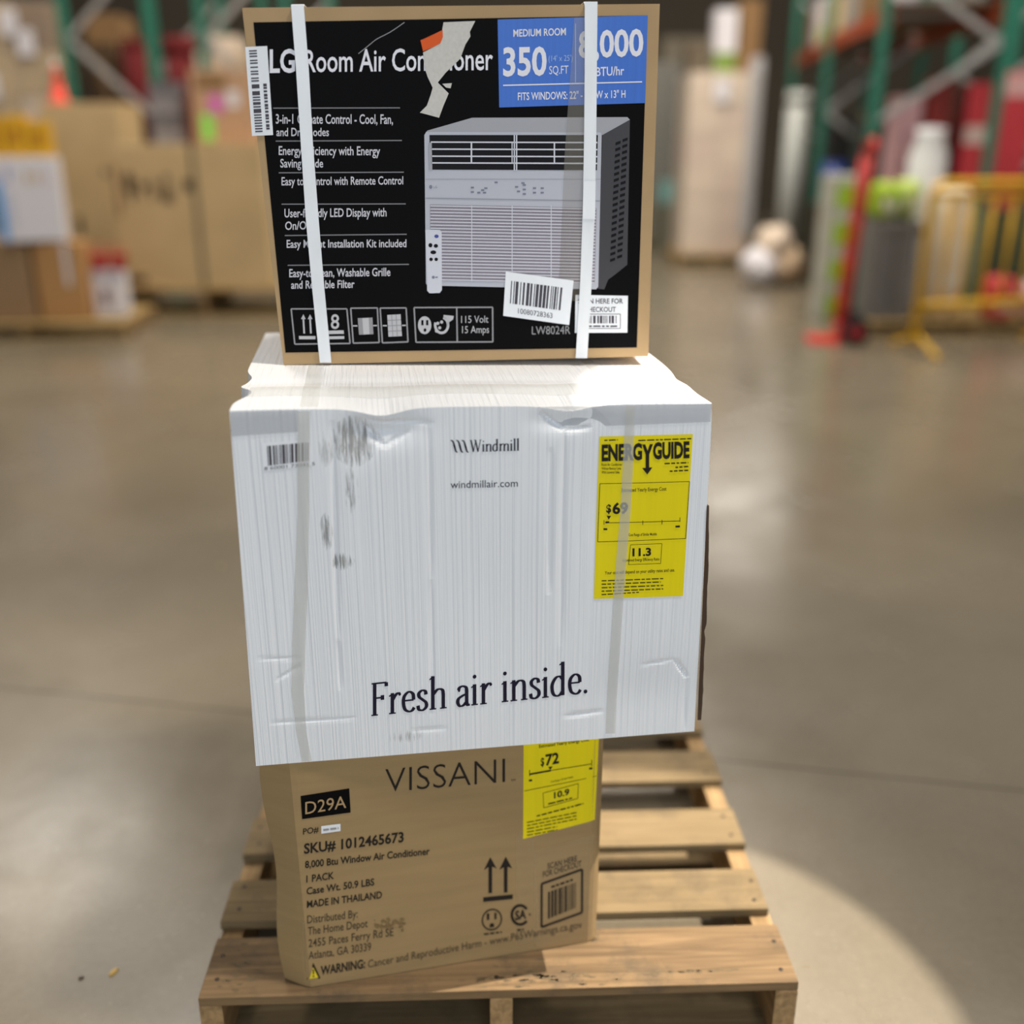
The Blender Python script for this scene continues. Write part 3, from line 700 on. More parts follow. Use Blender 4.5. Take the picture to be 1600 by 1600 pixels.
text_px(bm, FL, '8,000', (904, 90), (1005, 86.5), 40, e2, 1, .024); text_px(bm, FL, 'BTU/hr', (931, 119), (975, 117), 13.5, e2, 1, .012)
text_px(bm, FL, 'FITS WINDOWS: 22" - 36" W x 13" H', (809, 156.5), (977, 152.5), 11.5, e2, 1, .012)
obj('blue_size_panel', bm, [BLUE_INK, WHITE_INK, mat('pale_blue_ink', (150, 180, 226), 0.5)], lt)
bm = BM(); text_px(bm, FL, 'LG', (421.5, 113), (461, 112.3), 34.5, e1, 0, .024); text_px(bm, FL, 'Room Air Conditioner', (476, 112.5), (770, 109), 34, e1, 0, .010)
pts = catmull([(560, 84), (575, 72), (589, 61), (610, 50), (632, 35)], 5)
for i in range(len(pts) - 1): line_px(bm, FL, pts[i], pts[i + 1], 1.2, e1, 1)
text_px(bm, FL, 'LW8024R', (831, 522.5), (891, 521.5), 12.5, e1, 1)
obj('headline_lettering', bm, [WHITE_INK, GREY_INK], lt)
bm = BM()
for s, a, b, t in (('3-in-1 Climate Control - Cool, Fan,', (431, 193), (614, 193.5), 14.5), ('and Dry modes', (432, 212.5), (514, 212.5), 12.5), ('Energy Efficiency with Energy', (435.6, 242), (594, 242.5), 13.5), ('Saving Mode', (438, 261.5), (505, 261.5), 13),
                ('Easy to Control with Remote Control', (440, 289.5), (630, 288), 12.5), ('User-friendly LED Display with', (444.5, 339.5), (604, 338), 13), ('On/Off', (445.6, 359), (487, 358), 12.5), ('Easy Mount Installation Kit included', (448, 387), (635, 386), 12),
                ('Easy-to-clean, Washable Grille', (452, 433), (610, 431), 12.5), ('and Reusable Filter', (455, 451), (554, 449.5), 12)):
    text_px(bm, FL, s, a, b, t, e1, 0, .014)
for a, b in (((427, 169), (625, 168.5)), ((431, 220.5), (628, 219.5)), ((435.6, 270), (631, 269)), ((440, 319), (634, 318.5)), ((445, 368), (635.5, 366)), ((449.6, 414.5), (639, 413))): line_px(bm, FL, a, b, 1.8, e1, 1)
obj('feature_list_print', bm, [mat('feature_ink', (205, 202, 208), 0.5), mat('rule_ink', (120, 118, 120), 0.5)], lt)
bm = BM()
boxes = ([(455, 482.5), (542, 482.5), (547, 536.5), (460.7, 537.6)], [(548, 481.5), (589.6, 481), (592.5, 535), (552, 536)], [(594, 481.3), (634.6, 481), (637.5, 534), (597.5, 535.6)], [(647, 480.5), (769.6, 480), (770, 534), (650, 534.7)])
for q in boxes: frame_px(bm, FL, q, 2.2, e1, 0)
line_px(bm, FL, (713.5, 481), (714.5, 534), 2.2, e1)
for x in (474, 484.5):
    line_px(bm, FL, (x, 497), (x + 1.4, 521), 2.6, e1, 1); polyf(bm, FL, [(x, 491), (x - 3.6, 498.5), (x + 3.8, 498.5)], e1, 1)
grid_quad(bm, FL, [(467, 525), (493, 525), (493, 530), (467.5, 530)], e1, 1)
text_px(bm, FL, '8', (517, 513.5), (530, 513.3), 22, e1, 1, .01); grid_quad(bm, FL, [(511, 516.5), (537, 516), (537.5, 521.5), (511.5, 522)], e1, 1); grid_quad(bm, FL, [(512, 525.5), (538, 525), (538, 529.5), (512, 530)], e1, 1)
grid_quad(bm, FL, [(559, 497), (582, 496), (583.5, 522), (561, 523)], e1, 0); grid_quad(bm, FL, [(566, 497), (576, 496.5), (577.5, 522), (568, 522.5)], e2, 1)
line_px(bm, FL, (551.5, 509), (558.5, 509), 2, e1, 1); line_px(bm, FL, (583, 508.7), (589, 508.5), 2, e1, 1)
grid_quad(bm, FL, [(605, 492), (626, 491), (628, 525), (607, 526)], e1, 1)
for u in (.33, .66): line_px(bm, FL, (605 + 21 * u, 491.6), (607 + 21 * u, 525.6), 1.2, e2, 0)
for v in (.25, .5, .75): line_px(bm, FL, (605 + 2 * v, 492 + 34 * v), (626 + 2 * v, 491 + 34 * v), 1.2, e2, 0)
line_px(bm, FL, (598, 508.7), (604.5, 508.7), 2, e1, 1); line_px(bm, FL, (628, 508.4), (634, 508.2), 2, e1, 1)
disc_px(bm, FL, (663.5, 508), 10.5, 14, e1, 1, n=20); line_px(bm, FL, (660, 500), (660, 508), 3.4, e2, 2); line_px(bm, FL, (667.5, 500), (667.5, 508), 3.4, e2, 2); disc_px(bm, FL, (664, 515.5), 2.2, 2.8, e2, 2)
ring_px(bm, FL, (690, 508), 12, 14, 4, e1, 1, -200, 75); polyf(bm, FL, [(693, 492), (709, 493.5), (708, 499), (702, 503), (697, 515), (700, 500), (693, 496)], e1, 1)
for x, y in ((684, 505), (687, 512), (682, 517), (690, 503)): disc_px(bm, FL, (x, y), 2.5, 2.5, e2, 1)
text_px(bm, FL, '115 Volt', (720.5, 504.5), (763, 504), 11, e1, 1); text_px(bm, FL, '15 Amps', (722, 520.5), (764, 520), 11, e1, 1)
obj('icon_row', bm, [GREY_INK, mat('icon_ink', (190, 188, 190), 0.5), BLACK_INK], lt)
# printed picture of the unit
bm = BM()
PIC = [mat('picture_front', (188, 189, 198), 0.5, spec=0.12), mat('picture_top', (168, 168, 174), 0.5, spec=0.12), mat('picture_side', (72, 71, 74), 0.5, spec=0.12), mat('picture_dark', (18, 16, 20), 0.5, spec=0.12), mat('picture_white', (212, 212, 220), 0.5, spec=0.12), mat('picture_grille', (146, 138, 148), 0.5, spec=0.12), mat('picture_mark', (128, 130, 146), 0.5, spec=0.12), mat('picture_edge', (150, 151, 160), 0.5, spec=0.12)]
polyf(bm, FL, [(944, 452), (934, 451), (941, 211), (984, 187), (980, 413.5), (962, 428), (950, 437)], e1, 2)
polyf(bm, FL, [(664, 209), (668, 204), (737.5, 184), (980, 183), (984, 187), (941, 211)], e1, 1)
polyf(bm, FL, [(663, 211), (666, 206), (939, 207), (940, 212), (934.5, 448), (931, 452), (668, 446), (665.5, 443)], e2, 0)
polyf(bm, FL, [(671, 211), (934, 211), (932.5, 266), (672.5, 265)], e3, 3)
for y, t in ((222, 2.2), (233, 2.2), (244, 2.2), (254.5, 2.2)): line_px(bm, FL, (673, y), (933, y + .8), t, e4, 4)
line_px(bm, FL, (672, 223), (673, 265), 5, e4, 1)
for x, t, y0, y1 in ((736.5, 2.4, 222, 255), (803.5, 2, 211, 266), (807, 2, 211, 266), (866, 2.2, 222, 255), (800, 1.6, 222, 255)): line_px(bm, FL, (x, y0), (x, y1), t, e4, 4)
line_px(bm, FL, (665, 309.5), (938, 314), 1.6, e3, 7); line_px(bm, FL, (665, 280), (938, 280), .8, e3, 7)
polyf(bm, FL, [(672, 319.5), (932, 325), (929, 443), (673, 438)], e3, 5)
for k in range(24):
    v = k / 23; y0 = 321.5 + 115 * v; line_px(bm, FL, (672.5, y0), (931 - 2.5 * v, y0 + 5.2), 1.7, e4, 4)
for x in (737, 800, 861): line_px(bm, FL, (x, 321), (x, 440), 1.3, e5, 4)
for k in range(20):
    for c in (0, 1):
        y = 221 + 9.6 * k - c * 5; x = 965.5 + c * 11 - k * .45
        polyf(bm, FL, [(x - 4, y + 1.6), (x + 4, y - 1.2), (x + 4, y + 3.2), (x - 4, y + 6)], e2, 3)
disc_px(bm, FL, (673, 292), 2.6, 3, e3, 6); text_px(bm, FL, 'LG', (677.5, 294), (683, 294), 3.6, e3, 6)
rr = random.Random(5)
for (x, y) in ((738, 293), (738, 300), (748, 301), (757, 301), (754, 297), (759, 294), (807, 292), (810, 299), (817, 286), (819, 289), (819, 296), (819, 303), (835, 294), (835, 301), (847, 294), (847, 301), (775, 285)): grid_quad(bm, FL, [(x - 2.5, y - 1.4), (x + 2.5, y - 1.4), (x + 2.5, y + 1.4), (x - 2.5, y + 1.4)], e3, 6)
rem = [(664.5, 359.5), (668, 358.5), (687, 359), (690, 362), (690.5, 453), (687, 457.5), (671, 458), (667.5, 454)]
polyf(bm, FL, rem, e5, 4)
for x, y, rx, ry in ((672.5, 383, 3.2, 3.4), (681, 384, 3.4, 3), (677, 394, 4.6, 3), (673.5, 405, 2.8, 2.8), (681.5, 405, 2.8, 2.8)): disc_px(bm, FL, (x, y), rx, ry, e5 + .0002, 3)
disc_px(bm, FL, (682, 369), 3.4, 2.8, e5 + .0002, 8); disc_px(bm, FL, (677, 433), 2.4, 2.4, e5 + .0002, 6); line_px(bm, FL, (680, 433), (684, 433), 2, e5 + .0002, 6)
obj('product_picture', bm, PIC + [mat('picture_blue', (60, 70, 150), 0.5)], lt)
# torn sticker remains
bm = BM()
strip_px(bm, FL, [(693, 35), (690, 52), (688, 68), (661, 82), (664, 108), (668, 120), (676, 137), (673, 148), (667, 165), (656, 176)], [(742.5, 33), (734, 50), (735, 57), (727, 70), (719, 92), (697, 113), (684, 129), (701, 146), (693, 165), (686, 184)], e3, 0, 3)
polyf(bm, FL, [(657, 63), (664, 61), (691.5, 47), (692, 58), (688, 68), (676, 74), (661, 80.5)], e4, 1)
polyf(bm, FL, [(691, 131), (706, 130), (704, 138), (697, 137)], e3, 0)
bmesh.ops.triangulate(bm, faces=bm.faces[:])
obj('torn_sticker', bm, [TORN, ORANGE], lt)['label'] = 'torn grey sticker remains with orange corner'
def barlabel(name, q, eps, draw):
    bm = BM(); grid_quad(bm, FL, q, eps, 0, 4, 4); o = obj(name, bm, PAPER, lt); bm = BM(); draw(bm, eps + .0003); obj('barcode_print', bm, mat('thermal_ink', (66, 62, 70), .6), o); return o
SQ = [(383, 73.5), (417.7, 72), (427, 211), (394, 212.5)]
def d1(bm, ep):
    barcode_px(bm, FL, sub(SQ, .17, .52, .04, .96), ep, 31, n=60, horizontal=True)
    for k in range(14): grid_quad(bm, FL, sub(SQ, .70, .86, .42 + k * .038, .42 + k * .038 + .022 + .01 * (k % 3 == 0)), ep)
barlabel('barcode_label', SQ, e3, d1)
SQ2 = [(790, 424), (896, 438), (889, 507.5), (786, 493)]
def d2(bm, ep):
    barcode_px(bm, FL, sub(SQ2, .09, .86, .19, .70), ep, 33, n=56); p = lerp(SQ2, .22, .90); q = lerp(SQ2, .74, .90); text_px(bm, FL, '10080728363', p, q, 8, ep)
barlabel('barcode_label', SQ2, e3 + .0012, d2)
SQ3 = [(899, 460.5), (981, 462), (980, 519.5), (898, 520)]
def d3(bm, ep):
    text_px(bm, FL, 'SCAN HERE FOR', (903, 474), (973, 474), 7.5, ep, 0, .015); text_px(bm, FL, 'CHECKOUT', (913, 487), (962, 487), 7.5, ep, 0, .015)
    frame_px(bm, FL, [(905, 490.5), (969, 490.5), (969, 513), (905, 513)], 1, ep); barcode_px(bm, FL, [(911, 493), (963, 493), (963, 505), (911, 505)], ep, 37, n=40); greek_px(bm, FL, (913, 509.5), (964, 509.5), 2.4, ep, 2)
barlabel('checkout_label', SQ3, e2, d3)
# clear tape band under the far strap
bm = BM(); strip_px(bm, FL, [(897, 28), (882, 240), (874, 420), (870, 470)], [(916, 28), (914, 240), (908, 420), (904, 470)], e5 + .0003)
obj('clear_tape', bm, mat('clear_tape_thin', (150, 140, 120), 0.25, alpha=0.25, spec=0.6), lt)
# plastic strapping bands: front, over the top, down the back, under the carton
def strap(pl, pr):
    bm = BM(); strip_px(bm, FL, pl, pr, .0030, 0, 8); n0 = len(bm.verts); bm.verts.ensure_lookup_table()
    tl, tr = bm.verts[0].co.copy(), bm.verts[2].co.copy(); bl, br = bm.verts[n0 - 3].co.copy(), bm.verts[n0 - 1].co.copy()
    def topz(x): u = (x - c4[3][0]) / (c4[2][0] - c4[3][0]); return c4[3][1] * (1 - u) + c4[2][1] * u
    def botz(x): u = (x - c4[0][0]) / (c4[1][0] - c4[0][0]); return c4[0][1] * (1 - u) + c4[1][1] * u
    path = [(-.003, 0, 1), (.004, .0035, 1), (LD - .004, .0035, 1), (LD + .003, 0, 1), (LD + .003, 0, 0)]
    prev = None
    for (y, dz, top) in path:
        row = []
        for t in (0, 1):
            x = (tl.x if t == 0 else tr.x) if top else (bl.x if t == 0 else br.x); z = (topz(x) + dz - (.002 if dz == 0 else 0)) if top else botz(x)
            row.append(bm.verts.new((x, y, z)))
        if prev: bm.faces.new((row[0], row[1], prev[1], prev[0]))
        prev = row
    bmesh.ops.recalc_face_normals(bm, faces=bm.faces)
    o = obj('plastic_strap', bm, STRAP, lt); s = o.modifiers.new('thickness', 'SOLIDIFY'); s.thickness = .0012; s.offset = 0
    return o
strap([(455, 8), (463, 110), (470, 220), (478, 340), (488, 450), (500, 566)], [(475, 8), (483, 110), (489, 220), (498, 340), (507, 450), (518, 566)])
s2 = strap([(913, 3), (913, 110), (912, 220), (910, 330), (906, 440), (899, 559)], [(933, 3), (932, 110), (931, 220), (929, 330), (924, 440), (917, 559)])
bm = BM(); grid_quad(bm, FL, [(911, 283), (930, 283), (929, 342), (909.5, 342)], .0046, 0, 1, 1); obj('strap_seal', bm, mat('strap_seal', (240, 241, 243), 0.4), s2)

# small bits on the floor by the pallet
CHIP = mat('wood_chip', (214, 176, 96), 0.8)
def chip(px, py, l, w, rz, label, m=CHIP):
    p = at_z(px, py, 0); bm = BM()
    v = [(-l, -w * .6, 0), (-l * .2, -w, 0), (l, -w * .3, 0), (l * .9, w * .6, 0), (0, w, 0), (-l * .9, w * .5, 0)]
    a = [bm.verts.new((x, y, .0003)) for x, y, _ in v]; b = [bm.verts.new((x * .8, y * .7, .004)) for x, y, _ in v]
    bm.faces.new(a[::-1]); bm.faces.new(b)
    for k in range(6): bm.faces.new((a[k], a[(k + 1) % 6], b[(k + 1) % 6], b[k]))
    o = obj('wood_chip', bm, m); o.location = (p.x, p.y, 0); o.rotation_euler = (0, 0, rz); tag(o, label, 'wood chip')
chip(178, 1520, .011, .005, 1.0, 'pale yellow wood chip on the floor beside the pallet front')
chip(127, 1529, .005, .003, .3, 'tiny dark brown chip on the floor near the pale chip', mat('dark_chip', (90, 74, 56), 0.8))
chip(345, 885, .006, .004, .6, 'small pale chip on the floor beside the white carton')


# ================================================================== background
GREEN_LABEL = mat('lime_sticker', (140, 226, 90), 0.6); PINK_LABEL = mat('pink_sticker', (214, 110, 186), 0.6)
WHITE_CARD = mat('plain_white_card', (226, 222, 226), 0.5, spec=0.3); YEL_CARD = mat('yellow_card', (228, 172, 24), 0.55, var=0.06, scale=(8, 8, 8))
BLUE_CARD = mat('sky_blue_card', (84, 166, 232), 0.5); RED_PL = mat('red_plastic', (188, 32, 34), 0.4); DKRED = mat('dark_red_fibre', (96, 10, 12), 0.85, var=0.1, scale=(3, 3, 3))
ROSE = mat('rose_red_card', (206, 62, 70), 0.5, var=0.1, scale=(4, 4, 4)); LIME = mat('lime_print', (156, 186, 40), 0.5, var=0.2, scale=(7, 7, 7)); GREY_PL = mat('grey_plastic', (110, 108, 106), 0.5)
WRAP = mat('stretch_wrap', (214, 208, 200), 0.25, alpha=0.22, spec=0.6, bump=0.01, scale=(6, 6, 30)); BLACK_RB = mat('black_rubber', (26, 28, 30), 0.7)
PW = wood('background_pallet_board', (196, 168, 112), (156, 126, 78), 'x', 0.3); CREAM = mat('cream_card', (226, 206, 184), 0.6, var=0.06, scale=(2, 2, 8))
TAPE_BR = mat('brown_tape', (170, 132, 84), 0.35)
DARKPRINT = mat('stencil_ink', (84, 68, 50), 0.7)
def face_rect(par, name, m, w, x0, x1, z0, z1, t=.0015, eps=0.0):
    bm = BM(); add_box(bm, x0, x1, -t - eps, -eps, z0, z1); return obj(name, bm, m, par)
def carton(name, label, x, y, z, w, d, h, m, rz=0.0, cat='carton', group=None, tape=True, tm=None, marks=(), lid=None):
    """origin at the base, front centre; marks: (name, material, x0, x1, z0, z1) as fractions of the front"""
    t = thing(name, label, cat, (x, y, z), rz, group)
    bm = BM(); add_box(bm, -w / 2, w / 2, 0, d, 0, h, 0, None, min(.008, w * .03))
    # flap seams pressed in along the top edges
    obj('carton_body', bm, m, t)
    if tape:
        bm = BM(); add_box(bm, -w / 2 + .004, w / 2 - .004, d / 2 - .03, d / 2 + .03, h, h + .001)
        for s in (-1, 1): add_box(bm, s * w / 2 - .0006, s * w / 2 + .0006, d / 2 - .03, d / 2 + .03, h - .09, h)
        obj('packing_tape', bm, tm or TAPE_BR, t)
    for k, (nm, mm, a, b, c, e_) in enumerate(marks):
        face_rect(t, nm, mm, w, -w / 2 + a * w, -w / 2 + b * w, c * h, e_ * h, eps=.0006 * k)
    return t
def pxspan(l, r, top, bot, y):
    """front rectangle at distance y for a pixel box -> x centre, width, z0, z1"""
    a = at_y(l, bot, y); b = at_y(r, top, y); a2 = at_y(r, bot, y); 
    return (a.x + a2.x) / 2, abs(a2.x - a.x), a.z, b.z
STD = ((0, .14), (.21, .31), (.37, .47), (.53, .64), (.70, .80), (.86, .96), (1.05, 1.19))
def bgpallet(label, x, y, rz, w, d=1.19, h=.14):
    return pallet('wooden_pallet', label, (x, y, 0), rz, w, d, [(a * d / 1.19, b * d / 1.19) for a, b in STD], h, PW, PW, ((0, .12), (.45 * d, .55 * d), (d - .12, d)), nails=False)
def mesh_print(par, y, w, h, seed, nm='stencil_print', m=None):
    rr = random.Random(seed); bm = BM(); x = -w / 2
    while x < w / 2:
        g = rr.choice('VHLTIE'); s = w / 8
        add_box(bm, x, x + s * .22, y - .0015, y, 0 if g != 'T' else h * .1, h)
        if g in 'HE': add_box(bm, x, x + s * .7, y - .0017, y - .0002, h * .42, h * .58)
        if g in 'TE': add_box(bm, x, x + s * .7, y - .0017, y - .0002, h * .85, h)
        if g in 'LE': add_box(bm, x, x + s * .7, y - .0017, y - .0002, 0, h * .15)
        x += s
    return bm

# ---- left group
HB = .14
cx, w, z0, z1 = pxspan(184, 420, 226, 455, 9.25)
HW = .26
bp = bgpallet('long bare pallet under the wide tan carton with a dark strap', -3.50, 9.18, 0, 1.50, .9, HW)
big = carton('appliance_carton', 'wide tan carton with stencilled mark and dark strap on a bare pallet', -2.80, 9.22, HW + .002, 1.32, .75, z1 - HW, KRAFT_BG, 0, marks=[('label_patch', KRAFT_DK, .02, .05, .50, .86), ('dark_label', DARKPRINT, .03, .16, .03, .09)])
bm = BM(); rr = random.Random(9)
for k, (a, b, c, d_) in enumerate(((.10, .16, .66, .80), (.12, .145, .60, .82), (.19, .21, .64, .76), (.21, .25, .70, .73), (.26, .275, .62, .78), (.29, .31, .64, .74), (.33, .40, .60, .68), (.35, .38, .66, .80), (.47, .54, .68, .76))):
    add_box(bm, -.68 + a * 1.36, -.68 + b * 1.36, -.0016, -.0001, c * (z1 - HW), d_ * (z1 - HW))
obj('stencil_print', bm, DARKPRINT, big)
bm = BM(); sxx = .06; H = z1 - HW
for b6 in ((sxx - .02, sxx + .02, -.004, -.001, 0, H + .003), (sxx - .02, sxx + .02, -.004, .754, H + .001, H + .004), (sxx - .02, sxx + .02, .751, .754, 0, H + .003)): add_box(bm, *b6)
obj('dark_strap', bm, mat('olive_strap', (92, 88, 66), 0.5), big)
cx, w, z0, z1 = pxspan(92, 212, 160, 470, 9.95)
tp = bgpallet('bare pallet beneath the tall tan carton behind', -4.86, 10.1, 0, .98, .8)
tall = carton('appliance_carton', 'tall tan carton standing behind the white and blue box', cx, 10.12, HB + .002, w, .6, z1 - HB, KRAFT_BG, 0, marks=[('arrow_print', DARKPRINT, .70, .76, .62, .66), ('hand_hole', BLACK_RB, .28, .35, .30, .40)])
TALLTOP = z1; TALLX = cx
# cone on the tall carton
co = thing('safety_cone', 'small orange-red safety cone with white tip on the tall tan carton', 'cone', (TALLX - .235, 10.30, TALLTOP + .004))
co.scale = (.7, .7, .7)
bm = BM(); add_box(bm, -.13, .13, -.13, .13, 0, .02, 0, None, .008); obj('cone_base', bm, mat('cone_orange', (246, 78, 58), 0.4), co)
bm = BM(); lathe(bm, [(.105, .018), (.10, .03), (.072, .19), (.066, .19)], 28); lathe(bm, [(.0605, .26), (.0615, .26), (.028, .44), (.022, .455)], 28); obj('cone_shell', bm, MATS['cone_orange'], co, True)
bm = BM(); lathe(bm, [(.0735, .188), (.0615, .262), (.058, .262), (.06, .19)], 28); obj('reflective_collar', bm, mat('cone_orange', (246, 78, 58)), co, True)
bm = BM(); lathe(bm, [(.0275, .44), (.022, .456), (.0215, .53), (.012, .54)], 20); obj('white_tip', bm, WHITE_CARD, co, True)
# sticker carton on the wide one
cx, w, z0, z1 = pxspan(305, 396, 132, 226, 9.55)
st = carton('carton', 'pinkish tan carton with pink and lime stickers on the wide carton', -2.52, 9.5, big.location.z + H + .005, w, .42, .60, mat('pinkish_card', (188, 150, 116), 0.65, var=.08, scale=(3, 3, 3)), 0.05, marks=[('pink_sticker', PINK_LABEL, .30, .52, .42, .66), ('lime_sticker', GREEN_LABEL, .14, .34, .04, .40), ('white_label', WHITE_CARD, .60, .80, .50, .72), ('brown_patch', KRAFT_DK, .1, .6, .74, .94)])
# grey totes stacked beside it
for k in range(4):
    t = thing('plastic_tote', ('lowest grey plastic tote of the little stack on the wide carton', 'second grey plastic tote up in the little stack', 'third grey plastic tote up in the little stack', 'topmost pale grey plastic tote beside the stickered carton')[k], 'tote', (-3.05, 9.62, big.location.z + H + .006 + .128 * k), 0, 'totes stacked on the wide carton')
    bm = BM(); w_ = .13
    for b6 in ((-w_, w_, 0, .2, 0, .012), (-w_, w_, 0, .012, .012, .12), (-w_, w_, .188, .2, .012, .12), (-w_, -w_ + .012, .012, .188, .012, .12), (w_ - .012, w_, .012, .188, .012, .12)): add_box(bm, *b6)
    obj('tote_body', bm, mat('tote_grey%d' % (k % 2), ((150, 146, 148), (118, 114, 118))[k % 2], .5), t)
    bm = BM(); add_box(bm, -w_ - .008, w_ + .008, -.008, .0, .10, .122, 0, None, .003); obj('rim', bm, MATS['tote_grey%d' % (k % 2)], t)
# near pallet with brown carton, white-blue carton, yellow cartons
P0 = at_z(62, 515, 0)
np_ = bgpallet('low pallet carrying the brown corner-on carton and the white and blue box', -4.62, 7.98, radians(4), 1.55, .95)
b1 = carton('carton', 'brown corner-on carton with white paper strip under the white box', -3.575, 8.20, HB + .003, .37, .24, .60, mat('kraft_card_lit_face', (186, 140, 88), .7, var=.06, scale=(3, 3, 3)), radians(5), marks=[('white_paper_strip', WHITE_CARD, .62, .72, .45, 1.0)])  # lighter of two boxes that paint one carton's lit and shaded faces
b2 = carton('carton', 'dark tan stand-in for the shaded face of the corner-on carton', -4.09, 8.14, HB + .003, .60, .56, .60, mat('kraft_card_shaded_face', (156, 126, 92), .7, var=.06, scale=(3, 3, 3)), radians(3))  # shaded face of the corner-on carton, painted as a second, darker box
zt_ = HB + .003 + .61
wb = carton('boxed_appliance', 'glossy white box with a blue side panel under yellow cartons', -3.71, 8.16, zt_ + .004, .46, .28, .62, WHITE_CARD, radians(16), cat='box', tape=False, marks=[('blue_panel', BLUE_CARD, .0, .12, .02, .72), ('violet_mark', mat('violet_print', (140, 140, 196), .6), .20, .26, .72, .88), ('amber_mark', mat('amber_print', (206, 170, 110), .6), .50, .55, .68, .84), ('amber_mark', MATS['amber_print'], .65, .70, .70, .84), ('rose_mark', mat('rose_print', (224, 180, 186), .6), .80, .84, .68, .80), ('pale_panel', mat('lilac_print', (208, 206, 220), .6), .16, .28, .2, .6)])
for k, (dx, hh, lb) in enumerate(((-.24, .27, 'yellow printed carton at the picture edge on the white box'), (-.01, .29, 'middle yellow printed carton on the white box'), (.21, .25, 'yellow printed carton nearest the tall tan carton, on the white box'))):
    carton('yellow_carton', lb, -3.735 + dx * .72 * cos(.28), 8.19 + dx * .72 * sin(.28), zt_ + .63, .15, .22, hh, YEL_CARD, radians(16), group='yellow cartons on the white box', tape=False, marks=[('print_patch', mat('ochre_print', (196, 132, 20), .6), .2, .7, .3, .7)])
# small white-red box and red caddies at the pallet end
wr = carton('boxed_tool', 'small white box with dark red picture at the pallet end', -3.27, 8.36, HB + .003, .24, .17, .36, WHITE_CARD, radians(4), cat='box', tape=False, marks=[('dark_red_picture', mat('maroon_print', (90, 30, 44), .5), .28, .50, .25, .62), ('grey_top', mat('silver_print', (170, 168, 184), .5), .0, 1.0, .86, 1.0)])
def caddy(x, y, z, s, label):
    t = thing('red_bucket', label, 'bucket', (x, y, z)); bm = BM(); lathe(bm, [(.045 * s, 0), (.06 * s, .10 * s), (.064 * s, .10 * s), (.064 * s, .11 * s), (.055 * s, .11 * s), (.042 * s, .01)], 20); obj('bucket_body', bm, RED_PL, t, True)
    bm = BM(); tube(bm, [(-.058 * s, 0, .10 * s), (-.05 * s, 0, .16 * s), (0, 0, .19 * s), (.05 * s, 0, .16 * s), (.058 * s, 0, .10 * s)], .005, 8); obj('bail_handle', bm, RED_PL, t, True); return t
caddy(-3.34, 8.45, HB + .37, 1.1, 'small red bucket with handle on the white box, beside the brown carton'); caddy(-3.19, 8.45, HB + .37, 1.1, 'small red bucket on the white box, nearer the wide carton')
# stretch-wrapped load far left behind: cartons in film
wl_ = thing('wrapped_load', 'tall stretch-wrapped load of brown cartons behind the yellow boxes', 'wrapped load', (-5.16, 11.05, .145))
bgpallet('pallet under the tall stretch-wrapped load behind the yellow boxes', -5.80, 10.98, 0, 1.25, .62)
rr = random.Random(12)
for k in range(6):
    for i in range(3):
        bm = BM(); add_box(bm, -.56 + i * .375, -.56 + i * .375 + .365, .1 + rr.uniform(0, .03), (.50), k * .44 + .01, k * .44 + .44, 0, None, .008); obj('wrapped_carton', bm, (KRAFT_BG, KRAFT_DK, CREAM)[rr.randrange(3)], wl_)
bm = BM(); g = []
for j in range(25):
    row = []
    for i in range(41):
        a = i / 40 * 4; sd = int(a) % 4; f = a - int(a); c4_ = [(-.59, .07), (.59, .07), (.59, .54), (-.59, .54)]; p, q = c4_[sd], c4_[(sd + 1) % 4]
        n = rr.uniform(-.008, .008); row.append(bm.verts.new((p[0] + (q[0] - p[0]) * f + (n if sd % 2 else 0), p[1] + (q[1] - p[1]) * f + (0 if sd % 2 else n), j / 24 * 2.66 + .01)))
    g.append(row)
for j in range(24):
    for i in range(40): bm.faces.new((g[j][i], g[j][i + 1], g[j + 1][i + 1], g[j + 1][i]))
obj('stretch_film', bm, WRAP, wl_, True)
for k, (nx_, nz_) in enumerate(((.10, 2.33), (.24, 2.15), (-.3, 2.2), (-.18, 1.75))):
    face_rect(wl_, 'white_label', WHITE_CARD, 0, nx_, nx_ + .17, nz_, nz_ + .24, eps=-.05)

# ---- pallet racks
def rack_frame(label, x, y, rz, depth, height, nodes, first_low=True, group=None):
    """upright frame: two posts `depth` apart along x, lattice braces through node heights"""
    t = thing('rack_upright_frame', label, 'rack frame', (x, y, 0), rz, group)
    for xs in (0, depth):
        bm = BM(); add_box(bm, xs - .038, xs + .038, -.035, .035, .008, height)
        for k in range(int(height / .1)): add_box(bm, xs - .008, xs + .008, -.0365, -.0345, .1 + k * .1, .13 + k * .1, 1)
        p = obj('post', bm, [STEEL_GREEN, BLACK_RB], t)
        bm = BM(); add_box(bm, xs - .07, xs + .07, -.07, .07, 0, .008); obj('foot_plate', bm, STEEL_GREEN, p)
    sd = 0 if first_low else 1
    for a, b in zip(nodes, nodes[1:]):
        bm = BM(); bar(bm, (depth * sd + (.03 if not sd else -.03), 0, a), (depth * (1 - sd) + (.03 if sd else -.03), 0, b), .045, .06, up=(0, 1, 0)); obj('brace', bm, STEEL_GREY, t); sd = 1 - sd
    return t
def rack_beam(label, a, b, m=STEEL_ORANGE, h=.11):
    a, b = Vector(a), Vector(b); t = thing('rack_beam', label, 'rack beam', a); bm = BM(); bar(bm, (0, 0, 0), b - a, .05, h); obj('beam_body', bm, m, t)
    for e_, s in ((Vector((0, 0, 0)), 1), (b - a, -1)):
        bm = BM(); d = (b - a).normalized(); bar(bm, e_, e_ + d * .012 * s, .07, .2); obj('end_connector', bm, m, t)
    return t
